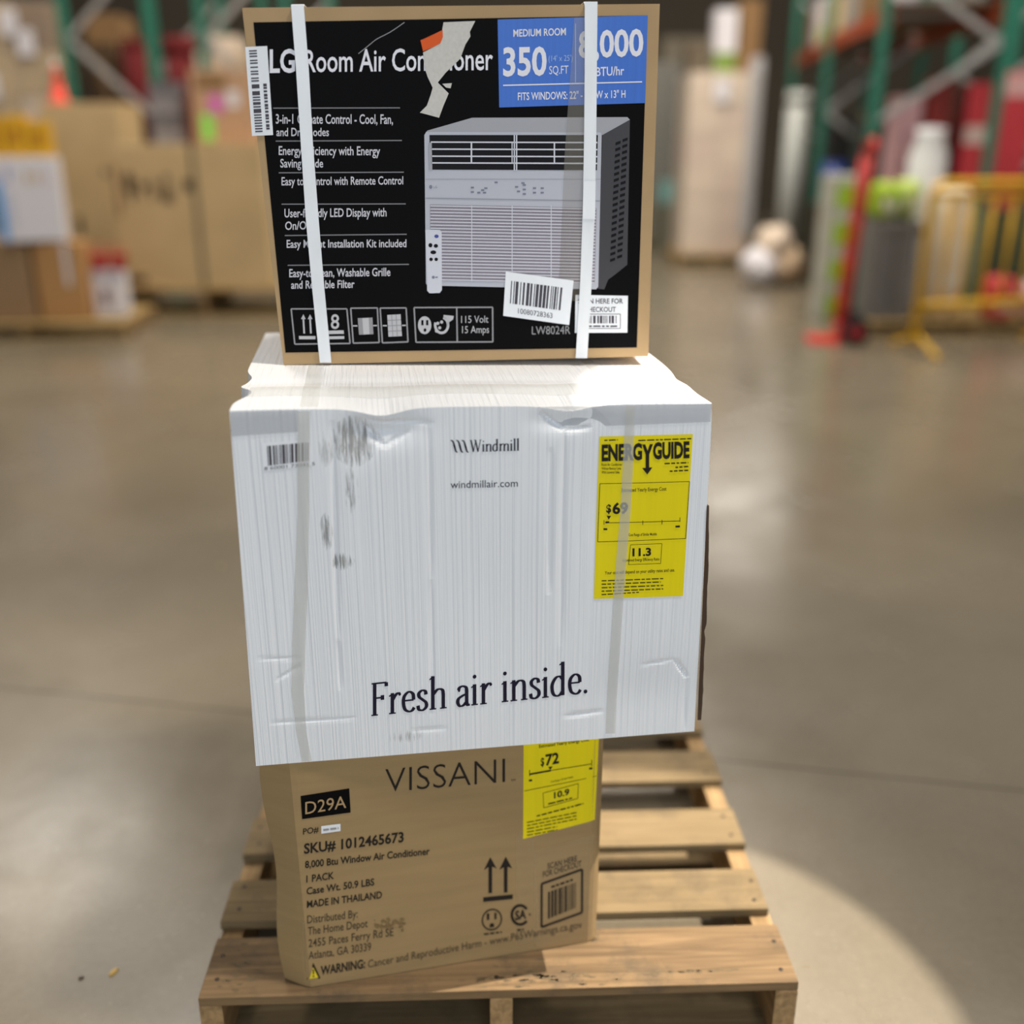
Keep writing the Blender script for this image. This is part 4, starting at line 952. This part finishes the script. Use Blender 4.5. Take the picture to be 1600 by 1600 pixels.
def deck(label, x0, x1, y0, y1, z):
    t = thing('rack_deck', label, 'rack shelf', ((x0 + x1) / 2, y0, z)); bm = BM(); w_ = (x1 - x0) / 2
    n = 12
    for k in range(n + 1): xx = -w_ + 2 * w_ * k / n; add_box(bm, xx - .004, xx + .004, 0, y1 - y0, .008, .016)
    for k in range(9): yy = (y1 - y0) * k / 8; add_box(bm, -w_, w_, yy - .004, yy + .004, 0, .008)
    obj('wire_mesh', bm, STEEL_GREY, t); bm = BM(); add_box(bm, -w_, w_, -.005, .02, -.03, 0); obj('support_channel', bm, STEEL_GREY, t); return t
YL = 11.0
pa, pb, pc = at_y(102, 60, YL), at_y(240, 110, YL), at_y(316, 62, YL)
zA = at_y(110, 62, YL).z; zB = at_y(240, 185, YL).z; dl = pb.x - pa.x; dz = zA - zB
rack_frame('green rack frame with grey lattice braces behind the tall tan carton', pa.x, YL, 0, dl, 3.4, [zA + 3 * dz - 4 * dz - 2*dz + .0, zB, zA, zA + dz, zA + 2 * dz][1:], False)
zC = at_y(318, 62, YL).z
rack_frame('green rack frame with grey lattice braces close to the topmost carton', pc.x, YL, 0, dl, 3.4, [zC - dz, zC, zC + dz, zC + 2 * dz], False)
rack_frame('green rack frame further back behind the dark red drums', pa.x, YL + 2.75, 0, dl, 3.4, [.9, .9 + dz, .9 + 2 * dz, .9 + 3 * dz], True)
rack_frame('green rack frame further back behind the stickered carton', pc.x, YL + 2.75, 0, dl, 3.4, [.9, .9 + dz, .9 + 2 * dz, .9 + 3 * dz], True)
ZD = 1.25
for xx, lb in ((pa.x + .09, 'rack beam on the aisle edge of the rack bay behind the tall carton'), (pb.x - .09, 'rack beam on the inner edge of the rack bay behind the tall carton'), (pc.x + .09, 'rack beam on the inner edge of the rack bay behind the stickered carton'), (pc.x + dl - .09, 'rack beam on the far edge of the rack bay behind the stickered carton')):
    rack_beam(lb, (xx, YL + .05, ZD), (xx, YL + 2.70, ZD))
deck('wire rack deck holding the dark red drums', pa.x + .05, pb.x - .05, YL + .08, YL + 2.66, ZD + .09)
deck('wire rack deck holding the red cartons behind the stickered carton', pc.x + .05, pc.x + dl - .05, YL + .08, YL + 2.66, ZD + .09)
ZT = ZD + .107
def onl(l, r, top, y, nm, lb, m, d=.4, cat='carton', z=ZT, grp=None, **k):
    cx, w, z0, z1 = pxspan(l, r, top, 300, y); return carton(nm, lb, cx, y, z, w, d, max(.05, z1 - z), m, 0, cat=cat, group=grp, **k)
onl(166, 218, 22, 11.9, 'carton', 'plain brown carton on the rack deck behind the cone', KRAFT_DK, .5)
onl(168, 200, 66, 11.25, 'carton', 'small dark brown carton in front of the plain brown one on the rack', mat('brown_card_deep', (92, 70, 46), .7), .4)
onl(139, 160, 92, 11.3, 'carton', 'narrow dark carton on the rack beside the cone', mat('umber_card', (74, 62, 50), .7), .4)
def drum(x, y, z, r, h, m, label, grp=None):
    t = thing('fibre_drum', label, 'drum', (x, y, z), 0, grp); bm = BM(); lathe(bm, [(r, 0), (r, h * .94), (r * .97, h * .94)], 26); obj('drum_body', bm, m, t, True)
    bm = BM(); lathe(bm, [(r * 1.03, h * .93), (r * 1.03, h), (r * .9, h * .99), (r * .88, h * .97)], 26); obj('lid', bm, m, t, True)
    bm = BM(); lathe(bm, [(r * 1.015, .02), (r * 1.02, .05), (r * 1.015, .05)], 26); obj('bottom_hoop', bm, STEEL_GREY, t, True); return t
px_ = at_y(216, 100, 11.3); drum(px_.x - .02, 11.35, ZT, .15, at_y(216, 62, 11.3).z - ZT, DKRED, 'dark red drum in the rack, beside the green post')
bm_ = pb.x
cx2 = at_y(268, 100, 11.3).x; drum(-3.41, 11.45, .0, .16, at_y(268, 58, 11.4).z, DKRED, 'tall dark red drum standing between the two rack frames')
cx3 = at_y(282, 100, 11.9).x; drum(-3.39, 12.2, .0, .15, at_y(285, 66, 12.2).z, mat('maroon_fibre', (74, 10, 14), .85), 'tall maroon drum behind the one between the rack frames')
def roll(x, y, z, r, L_, m, label, grp=None):
    t = thing('paper_roll', label, 'roll', (x, y, z + r), 0, grp); bm = BM(); tube(bm, [(0, 0, 0), (0, L_, 0)], r, 26); obj('roll_body', bm, m, t, False)
    bm = BM(); tube(bm, [(0, -.004, 0), (0, .01, 0)], r * .35, 18); obj('core', bm, KRAFT_DK, t); return t
TANP = mat('tan_paper', (206, 180, 148), .7)
ZS = 2.24
def shelfroll(l, c, rpx, lb, y=11.4):
    p = at_y(l, c, y); r = rpx * y * .95 / FPX; return p, r
deck('upper wire rack deck holding the tan paper rolls', pc.x + .05, pc.x + dl - .05, YL + .08, YL + 2.66, 2.10)
for xx, lb in ((pc.x + .09, 'upper rack beam under the tan rolls, near the green post'), (pc.x + dl - .09, 'upper rack beam under the tan rolls, behind the topmost carton')): rack_beam(lb, (xx, YL + .05, 2.02), (xx, YL + 2.70, 2.02))
for k, (dx, r, lb) in enumerate(((.14, .10, 'tan paper roll end nearest the green post on the upper rack deck'), (.36, .11, 'middle tan paper roll on the upper rack deck'), (.60, .12, 'tan paper roll farthest from the green post on the upper rack deck'))):
    roll(pc.x + dx + .05, 11.3, 2.117, r, 1.1, TANP, lb, 'paper rolls on the upper rack deck')
onl(326, 352, 80, 11.2, 'carton', 'slim tan carton on the rack deck behind the stickered carton', CREAM, .5, z=ZT)
onl(362, 396, 150, 11.3, 'red_carton', 'dark red carton on the rack deck beside the topmost carton', DKRED, .5, z=ZT)
# column of tan roll ends between the frames, upright
for k in range(2):
    p = at_y(272, 42, 12.7); carton('carton', ('tan carton lying on the maroon drums, between the rack frames', 'pale carton on top of the tan one between the rack frames')[k], -3.30, 12.75, 2.19 + k * .22, .34, .5, .21, (TANP, CREAM)[k])
carton('carton', 'tall brown carton standing far back between the rack frames', -3.30, 12.72, .003, .42, .6, 2.18, KRAFT_DK)

# ---- far middle
def wrapload(label, x, y, w, d, h, rows, cols, mats_, seed, ph=.14):
    bgp = bgpallet('pallet under the ' + label[0], x - w / 2 - .03, y - .05, 0, w + .06, d + .1)
    t = thing('wrapped_load', label[1], 'wrapped load', (x, y, ph + .004)); rr = random.Random(seed)
    for k in range(rows):
        for i in range(cols):
            bm = BM(); cw = (w - .06) / cols; add_box(bm, -w / 2 + .03 + i * cw, -w / 2 + .03 + (i + 1) * cw - .006, .03 + rr.uniform(0, .02), d - .03, k * h / rows, (k + 1) * h / rows - .006, 0, None, .006); obj('wrapped_carton', bm, mats_[rr.randrange(len(mats_))], t)
    bm = BM(); q = [(-w / 2, 0), (w / 2, 0), (w / 2, d), (-w / 2, d)]; g = []
    for j in range(17):
        row = []
        for i in range(32):
            sd = i // 8; f = (i % 8) / 8; p, r_ = q[sd], q[(sd + 1) % 4]; n = rr.uniform(-.006, .006)
            row.append(bm.verts.new((p[0] + (r_[0] - p[0]) * f + (n if sd % 2 else 0), p[1] + (r_[1] - p[1]) * f + (0 if sd % 2 else n), h * j / 16)))
        g.append(row)
    for j in range(16):
        for i in range(32): bm.faces.new((g[j][i], g[j][(i + 1) % 32], g[j + 1][(i + 1) % 32], g[j + 1][i]))
    obj('stretch_film', bm, WRAP, t, True); return t
cx, w, z0, z1 = pxspan(1062, 1170, 112, 415, 13.2)
cl = wrapload(('cream stretch-wrapped load in the aisle', 'tall cream stretch-wrapped load standing in the aisle on a pallet'), cx, 13.3, w, .9, z1 - .14, 6, 2, (CREAM, mat('cream_card_pink', (220, 196, 178), .6)), 3)
face_rect(cl, 'white_label', WHITE_CARD, 0, -.12, .06, 1.80, 2.06, eps=.01)
face_rect(cl, 'grey_panel', mat('silver_wrap', (186, 184, 184), .4), 0, .30, .46, .25, 2.3, eps=-.02)
cx, w, z0, z1 = pxspan(985, 1056, 96, 390, 15.5)
wrapload(('grey stretch-wrapped load far down the aisle', 'grey-green stretch-wrapped load far down the aisle beside the topmost carton'), cx, 15.6, w, .9, z1 - .14, 6, 2, (mat('grey_card', (80, 80, 68), .6), mat('olive_card', (62, 64, 52), .6)), 4)
tb = carton('teal_box', 'small teal box on the floor load between the grey and cream wrapped loads', at_y(1050, 290, 14.9).x, 14.95, at_y(1050, 318, 14.9).z, .26, .3, .30, mat('teal_card', (120, 170, 166), .5), cat='box')
tb2 = carton('carton', 'drab olive carton on the aisle floor carrying the small teal box', at_y(1050, 290, 14.9).x, 14.9, .003, .42, .45, at_y(1050, 318, 14.9).z - .008, mat('drab_card', (100, 98, 82), .65))

# ---- right rack row along the aisle
AZ = radians(6.9); DR = Vector((sin(AZ), cos(AZ), 0)); PR = Vector((cos(AZ), -sin(AZ), 0))
U1 = at_y(1374, 110, 9.3); U1.z = 0
zR = at_y(1544, 70, 9.3).z; zR2 = at_y(1376, 188, 9.3).z
fd = .98; dzr = zR - zR2
U = [U1 + DR * s for s in (0, 2.75, 5.5)]
LBF = ('green rack frame with grey braces behind the yellow barrier', 'second green rack frame down the aisle behind the dark stock', 'green rack frame farthest down the aisle near the cream load')
for k, u in enumerate(U): rack_frame(LBF[k], u.x, u.y, -AZ, fd, 3.4, [zR2 - dzr, zR2 , zR, zR + dzr, zR + 2 * dzr][1:] if k == 0 else [.4 + .7 * i for i in range(5)], True)
ZB = at_y(1384, 20, 9.3).z
for k in (0, 1):
    for s, nm in ((.0, 'aisle'), (fd, 'inner')):
        a = U[k] + PR * (s + (.055 if s == 0 else -.055)) + DR * .05; b = U[k + 1] + PR * (s + (.055 if s == 0 else -.055)) - DR * .05
        rack_beam('orange rack beam on the %s side of the %s rack bay by the barrier' % (nm, ('first', 'second')[k]), (a.x, a.y, ZB), (b.x, b.y, ZB), STEEL_ORANGE, .14)
# second row behind
V1 = at_y(1487, 130, 11.2); V1.z = 0
zV = at_y(1494, 112, 11.2).z
rack_frame('green rack frame of the row behind, seen above the red cartons', V1.x, V1.y, -AZ, 1.0, 3.4, [zV - .8 * 2, zV - .8, zV, zV + .8], True)
# deck boards and stock on the beams
bxs = [('carton', 'brown low carton on the orange beam level nearest the barrier', .45, .5, .32, KRAFT_DK), ('carton', 'taller brown carton on the orange beam level behind the low one', 1.15, .55, .42, KRAFT_DK), ('carton', 'grey carton on the orange beam level above the second frame', 2.05, .5, .5, mat('stone_card', (150, 146, 140), .6)),
       ('carton', 'tan carton on the orange beam level past the second frame', 3.3, .55, .45, KRAFT_BG), ('carton', 'white and lime carton on the orange beam level above the cream load', 4.2, .5, .55, WHITE_CARD), ('carton', 'brown carton at the far end of the orange beam level', 4.75, .5, .5, KRAFT_DK)]
for k in (0, 1):
    o = U[k] + DR * .1 + PR * (fd / 2); t = thing('rack_deck', ('plywood rack deck over the dark stock, nearest the barrier', 'plywood rack deck over the far dark stock')[k], 'rack shelf', (o.x, o.y, ZB + .071), -AZ); bm = BM(); add_box(bm, -fd / 2 + .07, fd / 2 - .07, 0, 2.5, 0, .018); obj('plywood_panel', bm, mat('dark_plywood', (112, 86, 58), .7), t)
    bm = BM(); add_box(bm, -fd / 2 + .09, fd / 2 - .09, .6, .66, -.04, 0); obj('support_channel', bm, STEEL_GREY, t)
for nm, lb, s, w, h, m in bxs:
    p = U[0] + DR * (s + .1) + PR * .36
    c = carton(nm, lb, p.x, p.y, ZB + .092, w, .5, h, m, -AZ)
    if 'lime' in lb: face_rect(c, 'lime_panel', LIME, 0, -w / 2, w / 2, .0, h * .4, eps=.001)
# dark stock under the beams along the aisle, toned to paint shadow inside the rack
def along(s, off, nm, lb, w, d, h, m, cat='carton', z=.003, rz=0, **k):
    p = U[0] + DR * s + PR * off; return carton(nm, lb, p.x, p.y, z, w, d, h, m, -AZ + rz, cat=cat, **k)
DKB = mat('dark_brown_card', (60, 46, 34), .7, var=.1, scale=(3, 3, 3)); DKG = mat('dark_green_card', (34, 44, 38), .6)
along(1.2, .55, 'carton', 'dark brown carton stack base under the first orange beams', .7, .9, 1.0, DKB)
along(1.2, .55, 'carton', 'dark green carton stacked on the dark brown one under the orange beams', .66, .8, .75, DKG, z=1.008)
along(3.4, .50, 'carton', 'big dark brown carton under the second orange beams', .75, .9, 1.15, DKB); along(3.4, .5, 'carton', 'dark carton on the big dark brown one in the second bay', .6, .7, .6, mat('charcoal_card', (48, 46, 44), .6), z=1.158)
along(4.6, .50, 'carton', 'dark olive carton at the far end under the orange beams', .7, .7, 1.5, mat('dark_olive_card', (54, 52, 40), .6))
p = U[0] + DR * 2.35 + PR * .12; drum(p.x, p.y, .86, .13, .42, mat('blue_plastic', (38, 62, 132), .4), 'small blue drum on a crate beside the dark stock')
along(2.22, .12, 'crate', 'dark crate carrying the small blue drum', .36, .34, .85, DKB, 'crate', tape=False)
for (s, h0, h1, w_, lb) in ((2.9, 1.15, 1.95, .28, 'hanging-height pale grey roll of film standing far along the aisle'), (.75, 1.0, 1.0, .3, '')):
    if lb:
        p = U[0] + DR * (s - .15) + PR * -.27; drum(p.x, p.y, .003, .12, 2.0, mat('pale_film', (164, 166, 160), .35), 'tall pale grey film roll standing by the second rack frame')
# wrapped brown and white bundle on the aisle floor
bw = at_z(1215, 448, 0)
t = thing('bagged_bundle', 'tan and white plastic-wrapped bundle on the aisle floor by the racks', 'bundle', (bw.x, bw.y, 0), .2)
for k, (x, z, r, m) in enumerate(((-.14, .20, .20, WHITE_CARD), (.12, .22, .22, TANP), (.0, .45, .19, CREAM), (.22, .16, .16, KRAFT_DK))):
    bm = BM(); bmesh.ops.create_icosphere(bm, subdivisions=3, radius=r); rr = random.Random(k)
    for v in bm.verts: v.co *= 1 + .10 * sin(v.co.x * 31 + k) * sin(v.co.z * 27); v.co.y *= 1.3; v.co.x += x; v.co.z = max(.004, v.co.z + z); v.co.y += .2
    obj('bag', bm, m, t, True)

# ---- goods behind the barrier
rp = bgpallet('low pallet behind the yellow barrier carrying bins and bags', 2.88, 8.2, radians(2), 1.75, .68, .13)
zP = .135
def gcart(l, r, top, y, nm, lb, m, d, bot=None, z=zP, cat='carton', **k):
    cx, w, z0, z1 = pxspan(l, r, top, 400, y); return carton(nm, lb, cx, y, z, w, d, z1 - z, m, radians(2), cat=cat, **k)
for k, (l, r, lb) in enumerate(((1362, 1392, 'grey plastic bin nearest the red hand truck'), (1395, 1425, 'grey plastic bin beside the white sack'))):
    cx, w, z0, z1 = pxspan(l, r, 345, 400, 8.28); t = thing('plastic_bin', lb, 'bin', (cx + .03, 8.28, zP), 0, 'grey bins behind the barrier'); bm = BM(); h = z1 - zP
    for b6 in ((-w / 2, w / 2, 0, .4, 0, .02), (-w / 2, w / 2, 0, .02, .02, h), (-w / 2, w / 2, .38, .4, .02, h), (-w / 2, -w / 2 + .02, .02, .38, .02, h), (w / 2 - .02, w / 2, .02, .38, .02, h)): add_box(bm, *b6)
    obj('bin_body', bm, GREY_PL, t); bm = BM(); add_box(bm, -w / 2 - .004, w / 2 + .004, -.012, 0, h - .05, h); obj('rim', bm, mat('grey_rim', (130, 128, 124), .5), t)
    BZ = h
def bag(x, y, z, w, d, h, m, label, seed, grp=None, rz=0):
    t = thing('filled_bag', label, 'bag', (x, y, z), rz, grp); bm = BM(); bmesh.ops.create_icosphere(bm, subdivisions=4, radius=1)
    for v in bm.verts:
        c = v.co; n = [abs(a) ** .55 * (1 if a > 0 else -1) for a in c]
        k = 1 + .04 * sin(c.x * 9 + seed) * sin(c.z * 8 + seed)
        v.co = Vector((n[0] * w / 2 * k, n[1] * d / 2 * k, max(0, n[2] * h / 2 * k + h / 2)))
    obj('bag_body', bm, m, t, True)
    bm = BM(); add_box(bm, -w * .32, w * .32, -d * .505, -d * .485, h * .25, h * .6, 0, None, .004); obj('print_panel', bm, mat('bag_print', (216, 214, 200), .5), t)
    return t
zb2 = zP + BZ + .004
bag(2.96, 8.48, zb2, .17, .34, .28, LIME, 'lime green bag on the grey bin nearest the hand truck', 1, 'lime bags on the bins'); bag(3.14, 8.48, zb2, .17, .34, .30, mat('pale_lime_print', (176, 196, 96), .5, var=.2, scale=(8, 8, 8)), 'pale lime bag on the grey bin beside the white sack', 2, 'lime bags on the bins')
bag(3.52, 8.46, zP, .34, .3, 1.02, mat('cream_sack', (224, 206, 176), .6, var=.06, scale=(6, 6, 6)), 'tall cream sack standing behind the barrier end post', 5)
cx, w, z0, z1 = pxspan(1420, 1480, 200, 300, 8.75)
wb_ = thing('rolled_fabric', 'white rolled bundle above the cream sack behind the barrier', 'roll', (cx - .02, 8.79, .14)); 
bm = BM(); lathe(bm, [(.13, 0), (.15, .1), (.15, z1 - .35), (.10, z1 - .2), (.12, z1 - .14), (.04, z1 - .13)], 24); obj('roll_body', bm, mat('white_film', (228, 228, 230), .4), wb_, True)
bm = BM(); lathe(bm, [(.153, .62), (.156, .66), (.153, .7)], 24); obj('tie_band', bm, GREY_PL, wb_, True)
wb_.location.z = .137
# red cartons standing upright, beyond the barrier
for k, (l, r, top, y, m, lb) in enumerate(((1493, 1536, 130, 9.75, ROSE, 'tall rose-red carton with pale label, between the rack posts'), (1546, 1594, 112, 9.75, ROSE, 'tall rose-red carton nearest the picture edge, beside the teal post'), (1386, 1424, 150, 9.85, mat('pink_white_card', (206, 160, 164), .5, var=.15, scale=(5, 5, 5)), 'pale pink wrapped carton beside the first rack post'), (1436, 1470, 120, 9.75, mat('red_brown_card', (150, 52, 46), .6), 'red-brown carton behind the white rolled bundle'))):
    cx, w, z0, z1 = pxspan(l, r, top, 300, y); c = carton('tall_carton', lb, cx, y, .003, w, .35, z1, m, -AZ, marks=[('pale_label', mat('rose_label', (226, 200, 190), .5), .05, .95, .74, .82)] if k == 0 else ([('pale_top', mat('rose_top', (226, 176, 172), .5), .02, .98, .90, .99)] if k == 1 else []))
for k, (l, r, y, m, lb) in enumerate(((1494, 1540, 9.35, KRAFT_DK, 'dark brown carton low between the rack posts behind the barrier'), (1545, 1600, 9.3, mat('dark_teal_card', (38, 70, 62), .6), 'dark teal carton low behind the barrier near the picture edge'))):
    cx, w, z0, z1 = pxspan(l, r, 330, 400, y); carton('carton', lb, cx, y, .003, w, .32, z1, m, 0)
tp_ = at_y(1598, 230, 10.4); rack_frame('teal-green rack frame at the picture edge behind the red cartons', tp_.x, 10.9, -AZ, 1.0, 3.4, [.5, 1.3, 2.1, 2.9], True)
bag(3.93, 8.34, zP, .22, .3, .34, ROSE, 'small rose-red bag on the low pallet behind the barrier bars', 8)
bag(4.25, 8.38, zP, .24, .3, .30, mat('pale_rose_bag', (226, 190, 190), .5), 'pale rose bag on the low pallet behind the barrier bars', 9)
# lime and white cartons stacked beside the hand truck
lx = at_z(1299, 502, 0)
for k in range(4):
    carton('lime_carton', ('lowest white and lime carton of the stack by the red hand truck', 'second white and lime carton up in the stack by the hand truck', 'third white and lime carton up in the stack by the hand truck', 'topmost white and lime carton of the stack by the hand truck')[k], lx.x, lx.y, .003 + k * .305, .28, .38, .30, mat('pale_grey_card', (186, 186, 172), .6), -AZ, group='white and lime cartons by the hand truck', marks=[('lime_panel', LIME, .25, .95, .12, .78)])
# red hand truck
hp = at_z(1322, 532, 0)
ht = thing('hand_truck', 'red hand truck with black wheels standing beside the lime cartons', 'hand truck', (hp.x - .07, hp.y, 0), radians(80))
bm = BM()
for s in (-.19, .19): tube(bm, [(s, 0, .10), (s, -.02, .55), (s, -.05, 1.05), (s, -.07, 1.38)], .024, 12)
obj('side_rails', bm, RED_PL, ht, True)
bm = BM(); tube(bm, [(-.19, -.07, 1.38), (-.17, -.09, 1.46), (0, -.10, 1.50), (.17, -.09, 1.46), (.19, -.07, 1.38)], .024, 12); obj('handle_bow', bm, RED_PL, ht, True)
for z_, y_ in ((.3, -.010), (.6, -.022), (.9, -.04)):
    bm = BM(); bar(bm, (-.19, y_, z_), (.19, y_, z_), .03, .012); obj('cross_bar', bm, RED_PL, ht)
bm = BM(); add_box(bm, -.2, .2, .02, .24, .004, .012); add_box(bm, -.2, .2, .0, .02, .004, .14); obj('toe_plate', bm, RED_PL, ht)
for s in (-.23, .23):
    bm = BM(); tube(bm, [(s - .03, -.10, .11), (s - .02, -.10, .11), (s + .02, -.10, .11), (s + .03, -.10, .11)], [.085, .11, .11, .085], 24); w_ = obj('wheel', bm, BLACK_RB, ht)
    bm = BM(); tube(bm, [(s - .034, -.10, .11), (s + .034, -.10, .11)], .045, 16); obj('hub', bm, RED_PL, w_)
# yellow barrier
BA = at_z(1424, 551, 0); BB = at_z(1640, 540, 0); L_ = (BB - BA).length
YEL = mat('barrier_yellow', (226, 176, 40), .45)
br = thing('crowd_barrier', 'yellow steel crowd-control barrier with vertical bars in front of the low pallet', 'barrier', (BA.x, BA.y, 0), atan2(BB.y - BA.y, BB.x - BA.x))
zt0 = at_y(1440, 287, BA.y).z; zl = at_y(1425, 478, BA.y).z
bm = BM(); tube(bm, [(0, 0, .05), (0, 0, zt0 - .08), (.03, 0, zt0 - .02), (.09, 0, zt0), (L_ - .09, 0, zt0), (L_ - .03, 0, zt0 - .02), (L_, 0, zt0 - .08), (L_, 0, .05)], .030, 12); obj('outer_frame', bm, YEL, br, True)
bm = BM(); tube(bm, [(0, 0, zl), (L_, 0, zl)], .030, 12); obj('bottom_rail', bm, YEL, br, True)
bm = BM(); tube(bm, [(.02, 0, zt0 - .085), (L_ - .02, 0, zt0 - .085)], .024, 12); obj('upper_rail', bm, YEL, br, True)
nb = int(L_ / .155)
for k in range(1, nb):
    bm = BM(); xx = L_ * k / nb; tube(bm, [(xx, 0, zl), (xx, 0, zt0 - .085)], .019, 10); obj('bar', bm, YEL, br, True)
for xx in (.02, L_ - .02):
    bm = BM(); tube(bm, [(xx, -.30, .012), (xx, -.26, .03), (xx, -.03, .13), (xx, .03, .13), (xx, .26, .03), (xx, .30, .012)], .018, 10); obj('foot', bm, YEL, br, True)

# stock seen through the first rack frame and above the cream load
for s_, off, w, h, m, lb in ((.10, .20, .16, .22, WHITE_CARD, 'small white carton on the orange beam level near the first post'), (.10, .42, .20, .30, mat('pale_green_card', (140, 172, 160), .55), 'pale green carton on the orange beam level beside the small white one'), (.10, .70, .22, .20, mat('stone_card', (150, 146, 140), .6), 'grey carton on the orange beam level near the second post')):
    p = U[0] + DR * (s_ + .05) + PR * off; carton('carton', lb, p.x, p.y, ZB + .092, w, .3, h, m, -AZ, tape=False)
zc = cl.location.z + 1.0
cz_ = max(v.co.z for c in cl.children if c.name.startswith('stretch_film') for v in c.data.vertices) + cl.location.z + .006
gx = cl.location.x
g1 = carton('carton', 'white and green box on top of the tall cream load', gx + .02, 13.5, cz_, .26, .3, .70, WHITE_CARD, 0, tape=False, marks=[('green_panel', mat('leaf_print', (124, 150, 70), .6), 0, 1, .0, .32)])
carton('carton', 'dim brown box on top of the tall cream load beside the white one', gx + .31, 13.5, cz_, .26, .4, .80, KRAFT_DK, 0)
carton('carton', 'dim grey-brown box on top of the tall cream load, aisle side', gx - .29, 13.5, cz_, .28, .4, .34, mat('drab_brown', (104, 92, 74), .7), 0)
zz = .003
for k, (h, lb) in enumerate(((1.0, 'lowest grey-brown carton of the far column beside the cream load'), (1.0, 'middle grey-brown carton of the far column beside the cream load'), (1.1, 'topmost grey-brown carton of the far column beside the cream load'))):
    carton('carton', lb, 3.05, 18.5, zz, 1.1, .9, h, mat('far_card%d' % k, ((90, 84, 70), (104, 94, 78), (132, 122, 104))[k], .7), 0, group='far column of cartons'); zz += h + .004
